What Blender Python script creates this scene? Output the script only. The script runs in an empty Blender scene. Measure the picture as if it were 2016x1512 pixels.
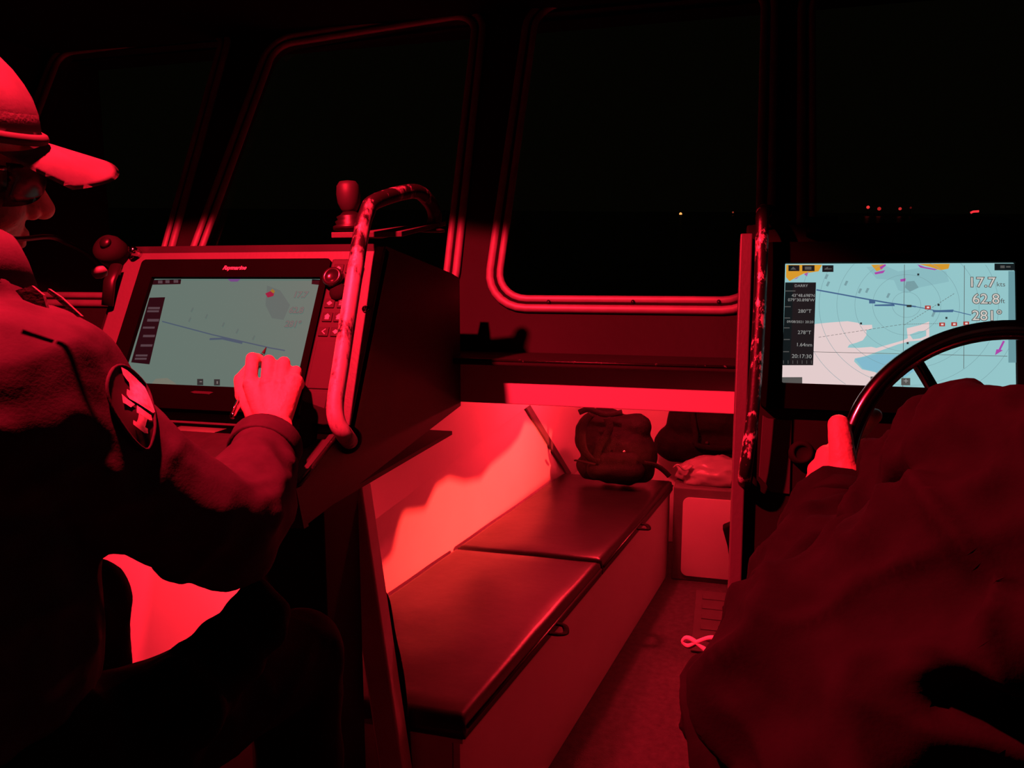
import bpy, bmesh, math, random
from mathutils import Vector as V, Matrix, noise
from mathutils.geometry import tessellate_polygon
random.seed(7)
scene = bpy.context.scene
col = scene.collection
# ------------------------------------------------------------------ camera, world, light, exposure
YAW, PIT, FPX = math.radians(15.2), math.radians(8.0), 1514.0
CAM = V((0, 0, 1.4))
cd = bpy.data.cameras.new('camera'); cam = bpy.data.objects.new('camera', cd); col.objects.link(cam)
cam.location = CAM; cam.rotation_euler = (math.pi/2-PIT, 0, YAW)
cd.sensor_width = 36; cd.lens = FPX/2016*36; cd.clip_start = .02; cd.clip_end = 3000
scene.camera = cam
w = bpy.data.worlds.new('night'); scene.world = w; w.use_nodes = True
w.node_tree.nodes['Background'].inputs[0].default_value = (.0011, .0009, .0004, 1)
w.node_tree.nodes['Background'].inputs[1].default_value = 1
vs = scene.view_settings
vs.view_transform = 'Standard'; vs.look = 'None'; vs.exposure = 0; vs.gamma = 1; vs.use_curve_mapping = False
RED = (1, .011, .032); RED_CUDDY = (1, .035, .024); RED_FOOT = (1, .018, .034)
P_DOME, P_CUDDY, P_FOOT, P_STEP = 225, 32, 80, 430
# ------------------------------------------------------------------ pixel -> direction helpers (frame 2016x1512)
_R = V((math.cos(YAW), math.sin(YAW), 0)); _H = V((-math.sin(YAW), math.cos(YAW), 0)); _Z = V((0, 0, 1))
_F = _H*math.cos(PIT)-_Z*math.sin(PIT); _U = _Z*math.cos(PIT)+_H*math.sin(PIT)
def ray(x, y): return _R*((x-1008)/FPX)-_U*((y-756)/FPX)+_F
def D(x, y, d): return CAM+ray(x, y)*d
def PL(x, y, ax, v):
    r = ray(x, y); return CAM+r*((v-CAM[ax])/r[ax])
def PP(x, y, p, n):
    r = ray(x, y); return CAM+r*((p-CAM).dot(n)/r.dot(n))
class Plane:
    def __init__(s, c, up):
        s.c = V(c); s.x = V((1, 0, 0)); s.u = V(up).normalized(); s.n = s.x.cross(s.u)     # n points aft / up
    def at(s, u, v, off=0): return s.c+s.x*u+s.u*v+s.n*off
    def px(s, x, y, off=0):
        q = PP(x, y, s.c+s.n*off, s.n)-s.c; return (q.dot(s.x), q.dot(s.u))
    def mat(s, u, v, off=0):
        m = Matrix((s.x, s.u, s.n)).transposed().to_4x4(); m.translation = s.at(u, v, off); return m
LP = Plane((-.79, 1.092, 1.309), (0, .468, .884))      # face of the port console
RP = Plane((.257, 1.292, 1.326), (0, .281, .960))      # face of the helm console
WP = Plane((0, 1.66, 1.235), (0, .46, .888))           # raked windscreen
# ------------------------------------------------------------------ materials
def nodes(name):
    m = bpy.data.materials.new(name); m.use_nodes = True
    return m, m.node_tree.nodes, m.node_tree.links, m.node_tree.nodes['Principled BSDF']
def mat(name, c, rough=.5, metal=0, spec=.5, var=.15, scale=12, bump=0, bscale=60, sheen=0):
    m, n, l, b = nodes(name)
    if isinstance(c, (int, float)): c = (c, c, c)
    b.inputs['Roughness'].default_value = rough; b.inputs['Metallic'].default_value = metal
    b.inputs['Specular IOR Level'].default_value = spec
    tc = n.new('ShaderNodeTexCoord'); nz = n.new('ShaderNodeTexNoise'); nz.inputs['Scale'].default_value = scale; nz.inputs['Detail'].default_value = 5
    l.new(tc.outputs['Object'], nz.inputs['Vector'])
    r = n.new('ShaderNodeValToRGB'); l.new(nz.outputs['Fac'], r.inputs['Fac'])
    r.color_ramp.elements[0].position = .3; r.color_ramp.elements[1].position = .7
    r.color_ramp.elements[0].color = (*[x*(1-var) for x in c], 1); r.color_ramp.elements[1].color = (*[min(1, x*(1+var)) for x in c], 1)
    l.new(r.outputs[0], b.inputs['Base Color'])
    if sheen: b.inputs['Sheen Weight'].default_value = sheen
    if bump:
        nb = n.new('ShaderNodeTexNoise'); nb.inputs['Scale'].default_value = bscale; nb.inputs['Detail'].default_value = 4
        l.new(tc.outputs['Object'], nb.inputs['Vector'])
        bp = n.new('ShaderNodeBump'); bp.inputs['Strength'].default_value = bump; bp.inputs['Distance'].default_value = .01
        l.new(nb.outputs['Fac'], bp.inputs['Height']); l.new(bp.outputs[0], b.inputs['Normal'])
    return m
def worn(name, dark, bare, lo=.55, hi=.6, scale=45, rough=.35, stretch=(1, 1, .35), top=None):
    "dark paint chipped down to bare metal"
    m, n, l, b = nodes(name)
    tc = n.new('ShaderNodeTexCoord'); mp = n.new('ShaderNodeMapping'); mp.inputs['Scale'].default_value = stretch
    l.new(tc.outputs['Object'], mp.inputs[0])
    nz = n.new('ShaderNodeTexNoise'); nz.inputs['Scale'].default_value = scale; nz.inputs['Detail'].default_value = 8; nz.inputs['Roughness'].default_value = .7
    l.new(mp.outputs[0], nz.inputs['Vector'])
    if top:
        sx = n.new('ShaderNodeSeparateXYZ'); l.new(tc.outputs['Object'], sx.inputs[0])
        mr0 = n.new('ShaderNodeMapRange'); mr0.inputs[1].default_value = top[0]; mr0.inputs[2].default_value = top[1]; mr0.inputs[3].default_value = 0; mr0.inputs[4].default_value = top[2]
        l.new(sx.outputs[2], mr0.inputs[0]); sb_ = n.new('ShaderNodeMath'); sb_.operation = 'SUBTRACT'; l.new(nz.outputs['Fac'], sb_.inputs[0]); l.new(mr0.outputs[0], sb_.inputs[1]); fac = sb_.outputs[0]
    else: fac = nz.outputs['Fac']
    r = n.new('ShaderNodeValToRGB'); r.color_ramp.elements[0].position = lo; r.color_ramp.elements[1].position = hi
    r.color_ramp.elements[0].color = (dark, dark, dark, 1); r.color_ramp.elements[1].color = (bare, bare, bare, 1)
    l.new(fac, r.inputs['Fac']); l.new(r.outputs[0], b.inputs['Base Color'])
    r2 = n.new('ShaderNodeValToRGB'); r2.color_ramp.elements[0].position = lo; r2.color_ramp.elements[1].position = hi
    l.new(fac, r2.inputs['Fac'])
    mr = n.new('ShaderNodeMath'); mr.operation = 'MULTIPLY'; mr.inputs[1].default_value = .15
    l.new(r2.outputs[0], mr.inputs[0]); l.new(mr.outputs[0], b.inputs['Metallic'])
    bp = n.new('ShaderNodeBump'); bp.inputs['Strength'].default_value = .5; bp.inputs['Distance'].default_value = .002
    l.new(nz.outputs['Fac'], bp.inputs['Height']); l.new(bp.outputs[0], b.inputs['Normal'])
    b.inputs['Roughness'].default_value = rough
    return m
def emis(name, srgb, k=1.0):
    lin = [((x/255+.055)/1.055)**2.4 if x > 10 else x/255/12.92 for x in srgb]
    m, n, l, b = nodes(name)
    b.inputs['Base Color'].default_value = (.002, .002, .002, 1); b.inputs['Roughness'].default_value = .5
    b.inputs['Specular IOR Level'].default_value = .05
    b.inputs['Emission Color'].default_value = (*lin, 1); b.inputs['Emission Strength'].default_value = k
    return m
def glass(name):
    m, n, l, b = nodes(name); n.remove(b)
    t = n.new('ShaderNodeBsdfTransparent'); t.inputs[0].default_value = (.82, .86, .84, 1)
    g = n.new('ShaderNodeBsdfGlossy'); g.inputs['Roughness'].default_value = .02
    mx = n.new('ShaderNodeMixShader'); mx.inputs[0].default_value = .03
    l.new(t.outputs[0], mx.inputs[1]); l.new(g.outputs[0], mx.inputs[2]); l.new(mx.outputs[0], n['Material Output'].inputs[0])
    return m
M = dict(
 white=mat('white_gelcoat', .74, .45, var=.04, scale=3), hull=mat('hull_liner', .72, .38, var=.04, scale=4),
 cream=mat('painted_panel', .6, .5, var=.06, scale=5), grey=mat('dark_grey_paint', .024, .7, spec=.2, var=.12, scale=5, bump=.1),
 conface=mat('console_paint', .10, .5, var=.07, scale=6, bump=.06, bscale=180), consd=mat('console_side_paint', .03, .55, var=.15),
 black=mat('black_plastic', .012, .42, var=.2), bezel=mat('bezel_plastic', .003, .6, spec=.02, var=.1), matte=mat('matte_black', .012, .85, spec=.15, var=.2),
 headl=mat('headliner_black', .012, .8, spec=.1), alu=mat('window_alloy', .42, .5, metal=.35, var=.12, scale=30), post=mat('post_paint', .12, .55, var=.1), pillar=mat('pillar_paint', .7, .6, var=.1), traym=mat('tray_paint', .02, .6, var=.2, scale=20, bump=.15),
 rail=worn('worn_rail_port', .012, .5, .36, .5, rough=.45, top=(1.40, 1.50, .2)), rail2=worn('worn_rail_helm', .012, .7, .54, .6, 60, stretch=(1, 1, .5)),
 lip=worn('worn_tray_edge', .012, .45, .60, .68, 110), steel=mat('polished_steel', .6, .12, metal=1, var=.05), wheel=mat('wheel_steel', .3, .16, metal=1, var=.1),
 vinyl=mat('black_vinyl', .012, .36, spec=.5, var=.2, scale=8, bump=.12, bscale=14), nonskid=mat('nonskid_deck', .1, .7, var=.25, scale=40, bump=.5, bscale=220),
 jacket=mat('dark_jacket_cloth', (.05, .047, .055), .95, spec=.08, var=.2, scale=30, bump=.06, bscale=300), jacket2=mat('black_jacket_cloth', (.0135, .013, .015), .95, spec=.08, var=.2, scale=30, bump=.06, bscale=300),
 trouser=mat('dark_trouser_cloth', .012, .95, spec=.05, var=.2, scale=30, bump=.06, bscale=300),
 skin=mat('skin', (.62, .42, .34), .55, var=.1, scale=40, bump=.25, bscale=90), cap=mat('pale_cap_cloth', .2, .9, spec=.1, var=.2, scale=16, bump=.05, bscale=260),
 capdark=mat('cap_mesh_cloth', .06, .9, spec=.1), gloss=mat('gloss_black', .02, .22, spec=.9, var=.1), patch=mat('patch_dark_thread', .045, .8, spec=.1),
 patchl=mat('patch_pale_thread', .85, .8, spec=.1, var=.3, scale=160), nylon=mat('black_nylon', .006, .8, spec=.2, var=.3, scale=60, bump=.3, bscale=200),
 plastic=mat('crumpled_plastic', .33, .3, spec=.6, var=.15, scale=10), cord=mat('pale_cord', .7, .6), canvas=mat('canvas', .02, .9),
 btn=mat('button_print', .55, .5), btnb=mat('button_rubber', .02, .6, spec=.3), sea=mat('night_sea', .01, .3, spec=.2), land=mat('dark_shore', .004, 1, spec=0),
 glass=glass('window_glass'), keypad=mat('keypad_plastic', .03, .6, spec=.3), plate=mat('lit_panel_patch', .03, .6))
# ------------------------------------------------------------------ object helpers
def link(name, me, m=None, parent=None, smooth=False):
    o = bpy.data.objects.new(name, me); col.objects.link(o)
    if m is not None and me is not None: me.materials.clear(); me.materials.append(m)
    if smooth and me is not None:
        me.polygons.foreach_set('use_smooth', [True]*len(me.polygons))
    if parent is not None: o.parent = parent
    return o
def fin(name, bm, m, parent=None, smooth=False):
    bmesh.ops.recalc_face_normals(bm, faces=bm.faces)
    me = bpy.data.meshes.new(name); bm.to_mesh(me); bm.free()
    return link(name, me, m, parent, smooth)
def tag(o, label, cat, group=None, kind=None):
    o['label'] = label; o['category'] = cat
    if group: o['group'] = group
    if kind: o['kind'] = kind
    return o
def struct(o, label=None, cat=None):
    o['kind'] = 'structure'
    if label: o['label'] = label
    if cat: o['category'] = cat
    return o
def thing(name, label, cat, group=None):
    o = link(name, None); return tag(o, label, cat, group)
def hexa(bm, p):
    "p: 8 points, bottom ring 0-3, top ring 4-7"
    v = [bm.verts.new(x) for x in p]
    for f in ((0, 3, 2, 1), (4, 5, 6, 7), (0, 1, 5, 4), (1, 2, 6, 5), (2, 3, 7, 6), (3, 0, 4, 7)): bm.faces.new([v[i] for i in f])
    return v
def bev(bm, r, seg=2):
    if r: bmesh.ops.bevel(bm, geom=list(bm.edges), offset=r, segments=seg, affect='EDGES', profile=.5, clamp_overlap=True)
def box(name, lo, hi, m, parent=None, bevel=.004, mtx=None):
    bm = bmesh.new(); (a, b, c), (d, e, f) = lo, hi
    hexa(bm, [(a, b, c), (d, b, c), (d, e, c), (a, e, c), (a, b, f), (d, b, f), (d, e, f), (a, e, f)])
    bev(bm, bevel)
    if mtx is not None: bm.transform(mtx)
    return fin(name, bm, m, parent)
def pbox(name, pl, u0, u1, v0, v1, w0, w1, m, parent=None, bevel=.003):
    return box(name, (u0, v0, w0), (u1, v1, w1), m, parent, bevel, pl.mat(0, 0))
def prism(name, pts, ext, m, parent=None, bevel=0):
    "extrude the closed polygon pts (3-D) along ext"
    bm = bmesh.new(); e = V(ext)
    a = [bm.verts.new(p) for p in pts]; b = [bm.verts.new(V(p)+e) for p in pts]
    n = len(pts); bm.faces.new(a[::-1]); bm.faces.new(b)
    for i in range(n): bm.faces.new((a[i], a[(i+1) % n], b[(i+1) % n], b[i]))
    bev(bm, bevel)
    return fin(name, bm, m, parent)
def catmull(pts, k=8, closed=False):
    P = [V(p) for p in pts]; n = len(P); out = []
    for i in range(n if closed else n-1):
        p0, p1, p2, p3 = (P[(i-1) % n], P[i], P[(i+1) % n], P[(i+2) % n]) if closed else (P[max(i-1, 0)], P[i], P[i+1], P[min(i+2, n-1)])
        for j in range(k):
            t = j/k
            out.append(.5*((2*p1)+(p2-p0)*t+(2*p0-5*p1+4*p2-p3)*t*t+(3*p1-p0-3*p2+p3)*t**3))
    if not closed: out.append(P[-1])
    return out
def sweep(bm, path, r, sides=12, closed=False, flat=1.0, nrm=None):
    "tube; r number or list; flat squashes it along nrm"
    n = len(path); rs = r if isinstance(r, (list, tuple)) else [r]*n
    rings = []; ref = None
    for i in range(n):
        a = path[(i-1) % n] if closed or i else path[0]; b = path[(i+1) % n] if closed or i < n-1 else path[-1]
        t = (V(b)-V(a)).normalized()
        if nrm is not None: x = V(nrm)
        else: x = ref if ref is not None else (V((0, 0, 1)) if abs(t.z) < .9 else V((1, 0, 0)))
        x = (x-t*x.dot(t)).normalized(); ref = x; y = t.cross(x)
        rings.append([bm.verts.new(V(path[i])+x*(math.cos(q)*rs[i]*flat)+y*(math.sin(q)*rs[i])) for q in [2*math.pi*k/sides for k in range(sides)]])
    for i in range(n if closed else n-1):
        A, B = rings[i], rings[(i+1) % n]
        for k in range(sides): bm.faces.new((A[k], A[(k+1) % sides], B[(k+1) % sides], B[k]))
    if not closed: bm.faces.new(rings[0][::-1]); bm.faces.new(rings[-1])
def tube(name, path, r, m, parent=None, **k):
    bm = bmesh.new(); sweep(bm, path, r, **k); return fin(name, bm, m, parent, True)
def lathe(name, prof, mtx, m, parent=None, sides=28, smooth=True):
    bm = bmesh.new(); rings = []
    for r, z in prof: rings.append([bm.verts.new((r*math.cos(2*math.pi*k/sides), r*math.sin(2*math.pi*k/sides), z)) for k in range(sides)])
    for A, B in zip(rings, rings[1:]):
        for k in range(sides): bm.faces.new((A[k], A[(k+1) % sides], B[(k+1) % sides], B[k]))
    bm.faces.new(rings[0][::-1]); bm.faces.new(rings[-1]); bm.transform(mtx)
    return fin(name, bm, m, parent, smooth)
def axis_mat(o, z, x=None):
    z = V(z).normalized(); x = V(x) if x else (V((0, 0, 1)) if abs(z.z) < .9 else V((1, 0, 0)))
    x = (x-z*x.dot(z)).normalized(); m = Matrix((x, z.cross(x), z)).transposed().to_4x4(); m.translation = V(o); return m
def rcone(bm, p0, r0, p1, r1, sides=14):
    "closed capsule with two radii"
    p0, p1 = V(p0), V(p1); d = p1-p0; L = d.length
    z = d/L if L > 1e-6 else V((0, 0, 1)); m = axis_mat(p0, z)
    prof = []
    for k in range(6): a = -math.pi/2+k*math.pi/12; prof.append((r0*math.cos(a), r0*math.sin(a)))
    for k in range(7): a = k*math.pi/12; prof.append((r1*math.cos(a), L+r1*math.sin(a)))
    prof = [(max(r, 1e-4), z_) for r, z_ in prof]; rings = []
    for r, zz in prof: rings.append([bm.verts.new(m @ V((r*math.cos(2*math.pi*k/sides), r*math.sin(2*math.pi*k/sides), zz))) for k in range(sides)])
    for A, B in zip(rings, rings[1:]):
        for k in range(sides): bm.faces.new((A[k], A[(k+1) % sides], B[(k+1) % sides], B[k]))
    bm.faces.new(rings[0][::-1]); bm.faces.new(rings[-1])
def ellip(bm, c, rx, ry, rz, mtx):
    "ellipsoid in a local frame mtx (3x3 columns)"
    r = bmesh.ops.create_icosphere(bm, subdivisions=3, radius=1)
    for v in r['verts']: v.co = V(c)+mtx @ V((v.co.x*rx, v.co.y*ry, v.co.z*rz))
def fuse(name, build, voxel, m, parent=None, smooth=3, disp=(), foldfn=None):
    "closed overlapping pieces -> one continuous skin"
    bm = bmesh.new(); build(bm); me = bpy.data.meshes.new(name); bm.to_mesh(me); bm.free()
    o = bpy.data.objects.new(name, me); col.objects.link(o)
    md = o.modifiers.new('r', 'REMESH'); md.mode = 'VOXEL'; md.voxel_size = voxel; md.adaptivity = 0
    if smooth: sm = o.modifiers.new('s', 'SMOOTH'); sm.factor = .5; sm.iterations = smooth
    dg = bpy.context.evaluated_depsgraph_get(); new = bpy.data.meshes.new_from_object(o.evaluated_get(dg))
    bpy.data.objects.remove(o); bpy.data.meshes.remove(me)
    if foldfn:
        vs_ = [v.co.copy() for v in new.vertices]; ns = [v.normal.copy() for v in new.vertices]
        for v, c, n in zip(new.vertices, vs_, ns): v.co = c+n*foldfn(c)
        b2 = bmesh.new(); b2.from_mesh(new)
        for _ in range(2): bmesh.ops.smooth_vert(b2, verts=b2.verts, factor=.5, use_axis_x=True, use_axis_y=True, use_axis_z=True)
        b2.to_mesh(new); b2.free()
    new.name = name
    return link(name, new, m, parent, True)
def text_mesh(name, s, size, mtx, m, parent, align='CENTER', shear=0, extr=0, offset=0):
    c = bpy.data.curves.new(name, 'FONT'); c.body = s; c.size = size; c.align_x = align; c.align_y = 'CENTER'; c.shear = shear; c.extrude = extr; c.offset = offset
    c.resolution_u = 3
    o = bpy.data.objects.new(name, c); col.objects.link(o)
    dg = bpy.context.evaluated_depsgraph_get(); dg.update(); me = bpy.data.meshes.new_from_object(o.evaluated_get(dg))
    bpy.data.objects.remove(o); bpy.data.curves.remove(c); me.transform(mtx)
    return link(name, me, m, parent)
def rrect(u0, u1, v0, v1, r, k=7):
    out = []
    for cx, cy, a in ((u1-r, v1-r, 0), (u0+r, v1-r, 90), (u0+r, v0+r, 180), (u1-r, v0+r, 270)):
        for j in range(k+1): t = math.radians(a+90*j/k); out.append((cx+r*math.cos(t), cy+r*math.sin(t)))
    return out
def rpoly(P, r, k=7):
    "round the corners of a convex polygon of 2-D points"
    out = []; n = len(P)
    for i in range(n):
        a, b, c = V(P[i-1]), V(P[i]), V(P[(i+1) % n]); d1 = (a-b).normalized(); d2 = (c-b).normalized()
        h = math.acos(max(-1, min(1, d1.dot(d2))))/2; t = r/math.tan(h); cc = b+(d1+d2).normalized()*(r/math.sin(h))
        s, e = b+d1*t-cc, b+d2*t-cc; a0 = math.atan2(s.y, s.x); a1 = math.atan2(e.y, e.x); da = (a1-a0+math.pi) % (2*math.pi)-math.pi
        for j in range(k+1): q = a0+da*j/k; out.append((cc.x+r*math.cos(q), cc.y+r*math.sin(q)))
    return out
def grow(P, d):
    n = len(P); c = V((sum(p[0] for p in P)/n, sum(p[1] for p in P)/n)); out = []
    area = sum(P[i][0]*P[(i+1) % n][1]-P[(i+1) % n][0]*P[i][1] for i in range(n)); sg = 1 if area > 0 else -1
    for i in range(n):
        t = V(P[(i+1) % n])-V(P[i-1]); t.normalize(); out.append((P[i][0]+t.y*d*sg, P[i][1]-t.x*d*sg))
    return out
def holed(name, pl, outer, holes, thick, m, parent=None):
    "flat panel with holes on a Plane, given thickness away from the viewer"
    loops = [[V((u, v, 0)) for u, v in L] for L in [outer]+holes]
    tris = tessellate_polygon(loops); flat = [p for L in loops for p in L]
    bm = bmesh.new(); f = [bm.verts.new(pl.at(p.x, p.y, 0)) for p in flat]; b = [bm.verts.new(pl.at(p.x, p.y, -thick)) for p in flat]
    for t in tris:
        try: bm.faces.new([f[i] for i in t]); bm.faces.new([b[i] for i in t[::-1]])
        except ValueError: pass
    s = 0
    for L in loops:
        n = len(L)
        for i in range(n): bm.faces.new((f[s+i], f[s+(i+1) % n], b[s+(i+1) % n], b[s+i]))
        s += n
    return fin(name, bm, m, parent)
# ================================================================== THE CABIN SHELL
struct(box("floor", (-2.2, -1.6, -.06), (1.75, 4.4, 0), M["nonskid"], bevel=0))
XL, XR = -2.10, 1.65
struct(box('wall_left', (XL-.05, -1.6, 0), (XL, 2.3, 2.2), M['grey'], bevel=0))
struct(box('wall_right', (XR, -1.6, 0), (XR+.05, 2.3, 2.2), M['grey'], bevel=0))
struct(box('wall_back', (XL, -1.6, 0), (XR, -1.55, 2.2), M['grey'], bevel=0))
struct(box('ceiling', (XL-.05, -1.6, 2.1), (XR+.05, 2.3, 2.15), M['headl'], bevel=0))
# windscreen: four raked panes in one raked wall
vb = .112
def wpx(*pts): return [WP.px(*p) for p in pts]
a = wpx((452, 62), (-260, 100)); b_ = wpx((540, 88), (948, 22))
bl = WP.px(400, 470); br = WP.px(890, 545); ar = WP.px(340, 470)
def low(top, mid, v=vb):          # continue the side line top->mid down to height v
    t = (v-top[1])/(mid[1]-top[1]); return (top[0]+(mid[0]-top[0])*t, v)
winB = rpoly([b_[0], low(b_[0], bl), low(b_[1], br), b_[1]], .075)
winA = rpoly([(XL+.03, a[0][1]-.02), (XL+.03, vb), low(a[0], ar), a[0]], .06)
cl = WP.px(990, 440)
winC = rrect(cl[0], .085, vb, b_[1][1]+.005, .085)
winD = rrect(.17, .80, vb, b_[1][1]-.01, .085)
topv = (2.1-WP.c.z)/WP.u.z
wf = holed('wall_front', WP, [(XL, -.005), (XR, -.005), (XR, topv), (XL, topv)], [winA, winB, winC, winD], .03, M['grey']); struct(wf)
for i, wn in enumerate((winA, winB, winC, winD)):
    r = link('window_%d' % (i+1), None); struct(r)
    for nm, g, rad, off in (('outer_frame', .012, .0095, .008), ('inner_frame', -.012, .0085, .007)):
        P = grow(wn, g); tube(nm, [WP.at(u, v, off) for u, v in P], rad, M['alu'], r, closed=True, sides=10)
    tube('rubber_seal', [WP.at(u, v, .004) for u, v in wn], .006, M['matte'], r, closed=True, sides=8)
    P = grow(wn, -.004); bm = bmesh.new(); bm.faces.new([bm.verts.new(WP.at(u, v, -.012)) for u, v in P])
    fin('pane', bm, M['glass'], r)
    if i == 2:
        for px in (1082, 1247, 1415):
            c = WP.px(px, 599); lathe('frame_screw', [(.001, .004), (.004, .003), (.0045, 0)], WP.mat(c[0], c[1], .012), M['black'], r, sides=10)
# header over the way into the forward cabin: shelf overhanging one white fascia
h = link('trim_1', None); struct(h)
box('shelf_board', (-.80, 1.502, 1.218), (.60, 1.70, 1.231), M['grey'], h, .003)
box('shelf_board', (XL, 1.55, 1.218), (-.80, 1.70, 1.231), M['grey'], h, 0); box('shelf_board', (.60, 1.55, 1.218), (XR, 1.70, 1.231), M['grey'], h, 0)
tube('lit_shelf_edge', [(-.50, 1.503, 1.229), (.045, 1.503, 1.229)], .003, M['lip'], h, sides=8)  # flecked bead, pale to draw the thin lit line of the edge
box('fascia_board', (-.80, 1.55, 1.131), (.60, 1.58, 1.218), M['white'], h, .002)
# bulkhead around the opening
struct(box('wall_bulkhead_left', (XL, 1.55, 0), (-1.01, 1.58, 1.218), M['cream'], bevel=0))
struct(box('dark_strip_left', (XL, 1.535, 0), (-1.01, 1.55, .36), M['matte'], bevel=.002))  # dark strip added to cover the footwell light on the lower bulkhead
struct(box('wall_bulkhead_right', (.06, 1.56, 0), (XR, 1.60, 1.218), M['grey'], bevel=0))
p = [PL(x, y, 1, 1.395) for x, y in ((668, 990), (716, 990), (793, 1512), (746, 1512))]
def ext(a, b, z): t = (z-a.z)/(b.z-a.z); return a+(b-a)*t
q = [ext(p[0], p[3], 1.06), ext(p[1], p[2], 1.06), ext(p[1], p[2], 0), ext(p[0], p[3], 0)]
o = prism('trim_2', [q[0], q[1], q[2], q[3]], (0, .045, 0), M['pillar'], bevel=.004); struct(o)
# forward cabin
wd = V((.139, .990, 0)); wo = V((-.955, 1.94, 0)); wn_ = V((.990, -.139, 0))       # port liner: direction, a point, inward normal
def onwall(x, y, off=0): return PP(x, y, wo+wn_*off, wn_)
A = wo-wd*.33; B = wo+wd*2.5
struct(prism('wall_cuddy_left', [A, B, B+V((0, 0, 1.195)), A+V((0, 0, 1.195))], -wn_*.04, M['hull']))
struct(box('wall_cuddy_front', (-.95, 4.02, 0), (1.2, 4.07, 1.195), M['hull'], bevel=0))
struct(box('wall_cuddy_right', (.80, 1.6, 0), (.84, 4.02, 1.195), M['hull'], bevel=0))
struct(box('ceiling_cuddy', (-2.1, 1.582, 1.195), (1.65, 4.1, 1.216), M['white'], bevel=0))
# box-section stringer along the top of the liner, its lower edge rising forward
s0, s1 = onwall(690, 1060, .03), onwall(1052, 791, .03)
s2 = V((s1.x, s1.y, 1.195)); s3 = V((s0.x, s0.y, 1.195))
struct(prism('trim_3', [s0, s1, s2, s3], -wn_*.028, M['hull'], bevel=.001))
b0, b1 = onwall(1038, 796, .012), onwall(1122, 934, .012); sd = wd*.026
struct(prism('trim_4', [b0-sd, b0+sd, b1+sd, b1-sd], -wn_*.011, M['post'], bevel=.001))
# sea and shore, seen through the glass; the boat is running bow down, so both tilt against the cabin
tilt = math.tan(math.radians(4.75))
bm = bmesh.new(); bm.faces.new([bm.verts.new((x, y, -1.2+y*tilt-.028*(x+40))) for x, y in ((-900, 2.5+3), (900, 2.5+3), (900, 700), (-900, 700))])
sea = fin('water', bm, M['sea']); struct(sea, 'black night sea beyond the windscreen', 'sea')
prism_pts = []
for k in range(61):
    x = -700+1400*k/60; prism_pts.append((x, 420, -1.2+420*tilt-.028*(x+40)-1.0+.3*noise.noise(V((x*.02, 3, 1)))))
bm = bmesh.new()
for (x0, y0, z0), (x1, y1, z1) in zip(prism_pts, prism_pts[1:]):
    zb = -4+420*tilt-.028*(x0+40)
    for quad in ([(x0, y0, zb), (x1, y1, zb), (x1, y1, z1), (x0, y0, z0)], [(x0, y0, z0), (x1, y1, z1), (x1, y1+60, z1+1), (x0, y0+60, z0+1)]):
        bm.faces.new([bm.verts.new(v) for v in quad])
struct(fin('ground_shore', bm, M['land']), 'low dark shoreline beyond the sea', 'shore')
# ================================================================== LAMPS
def lamp_fixture(name, label, loc, r, mtx_axis):
    t = thing(name, label, 'lamp'); m = axis_mat(loc, mtx_axis)
    lathe('housing', [(r*1.25, 0), (r*1.25, .012), (r*1.1, .02), (r, .02), (r, .012), (r*.2, .012)], m, M['black'], t)
    lathe('lens', [(r*.98, .0125), (r*.9, .017), (r*.5, .019), (.002, .02)], m, emis('%s_lens' % name, (255, 60, 70), .35), t)
    return t
LA = V((-.67, .58, 2.08))
dome = lamp_fixture('dome_lamp', 'round red night lamp on the black wheelhouse ceiling', (LA.x, LA.y, 2.1), .045, (-.12, .02, -1))
ld = bpy.data.lights.new('dome_light', 'SPOT'); ld.energy = P_DOME; ld.color = RED; ld.spot_size = math.radians(132); ld.spot_blend = .07; ld.shadow_soft_size = .018
lo = bpy.data.objects.new('dome_light', ld); col.objects.link(lo); lo.location = (LA.x, LA.y, 2.07); lo.parent = dome; lo.rotation_euler = V((-.12, .02, -1)).to_track_quat('-Z', 'Y').to_euler()
# unseen weak fill lamp under the foredeck, brightening the forward cabin
LB = V((-.35, 3.05, 1.165))
cud = lamp_fixture('cabin_fill', 'unseen dim red fill lamp under the foredeck above the berth', LB+V((0, 0, .03)), .035, (0, 0, -1))
ld = bpy.data.lights.new('cabin_fill_light', 'POINT'); ld.energy = P_CUDDY; ld.color = RED_FOOT; ld.shadow_soft_size = .03
lo = bpy.data.objects.new('cabin_fill_light', ld); col.objects.link(lo); lo.location = LB+V((0, 0, -.02)); lo.parent = cud
# unseen shelf, lamp and ragged canvas added to shape light on the port liner
SHZ = .80
struct(box('trim_5', (.405, 2.10, SHZ-.016), (.80, 3.10, SHZ), M['cream'], bevel=.002))  # added shelf, shades the berth front from the lamp
LD_ = V((.60, 2.50, SHZ+.055))
st = thing('added_berth_lamp', 'unseen red lamp added on the starboard shelf to light the berth wall', 'lamp')
aim = (onwall(950, 955)-LD_).normalized()
lathe('housing', [(.012, -.05), (.03, -.045), (.034, -.01), (.034, .004), (.029, .004), (.029, -.008), (.004, -.01)], axis_mat(LD_, aim), M['black'], st)
tube('stand', [LD_-aim*.03, V((LD_.x, LD_.y, SHZ+.004))-aim*.03*0], .006, M['black'], st)
lathe('stand_foot', [(.03, 0), (.03, .005), (.008, .008)], axis_mat((LD_.x, LD_.y, SHZ), (0, 0, 1)), M['black'], st)
ld = bpy.data.lights.new('added_berth_light', 'SPOT'); ld.energy = P_STEP; ld.color = RED_CUDDY; ld.shadow_soft_size = .004; ld.spot_size = math.radians(80); ld.spot_blend = 1.0
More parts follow.
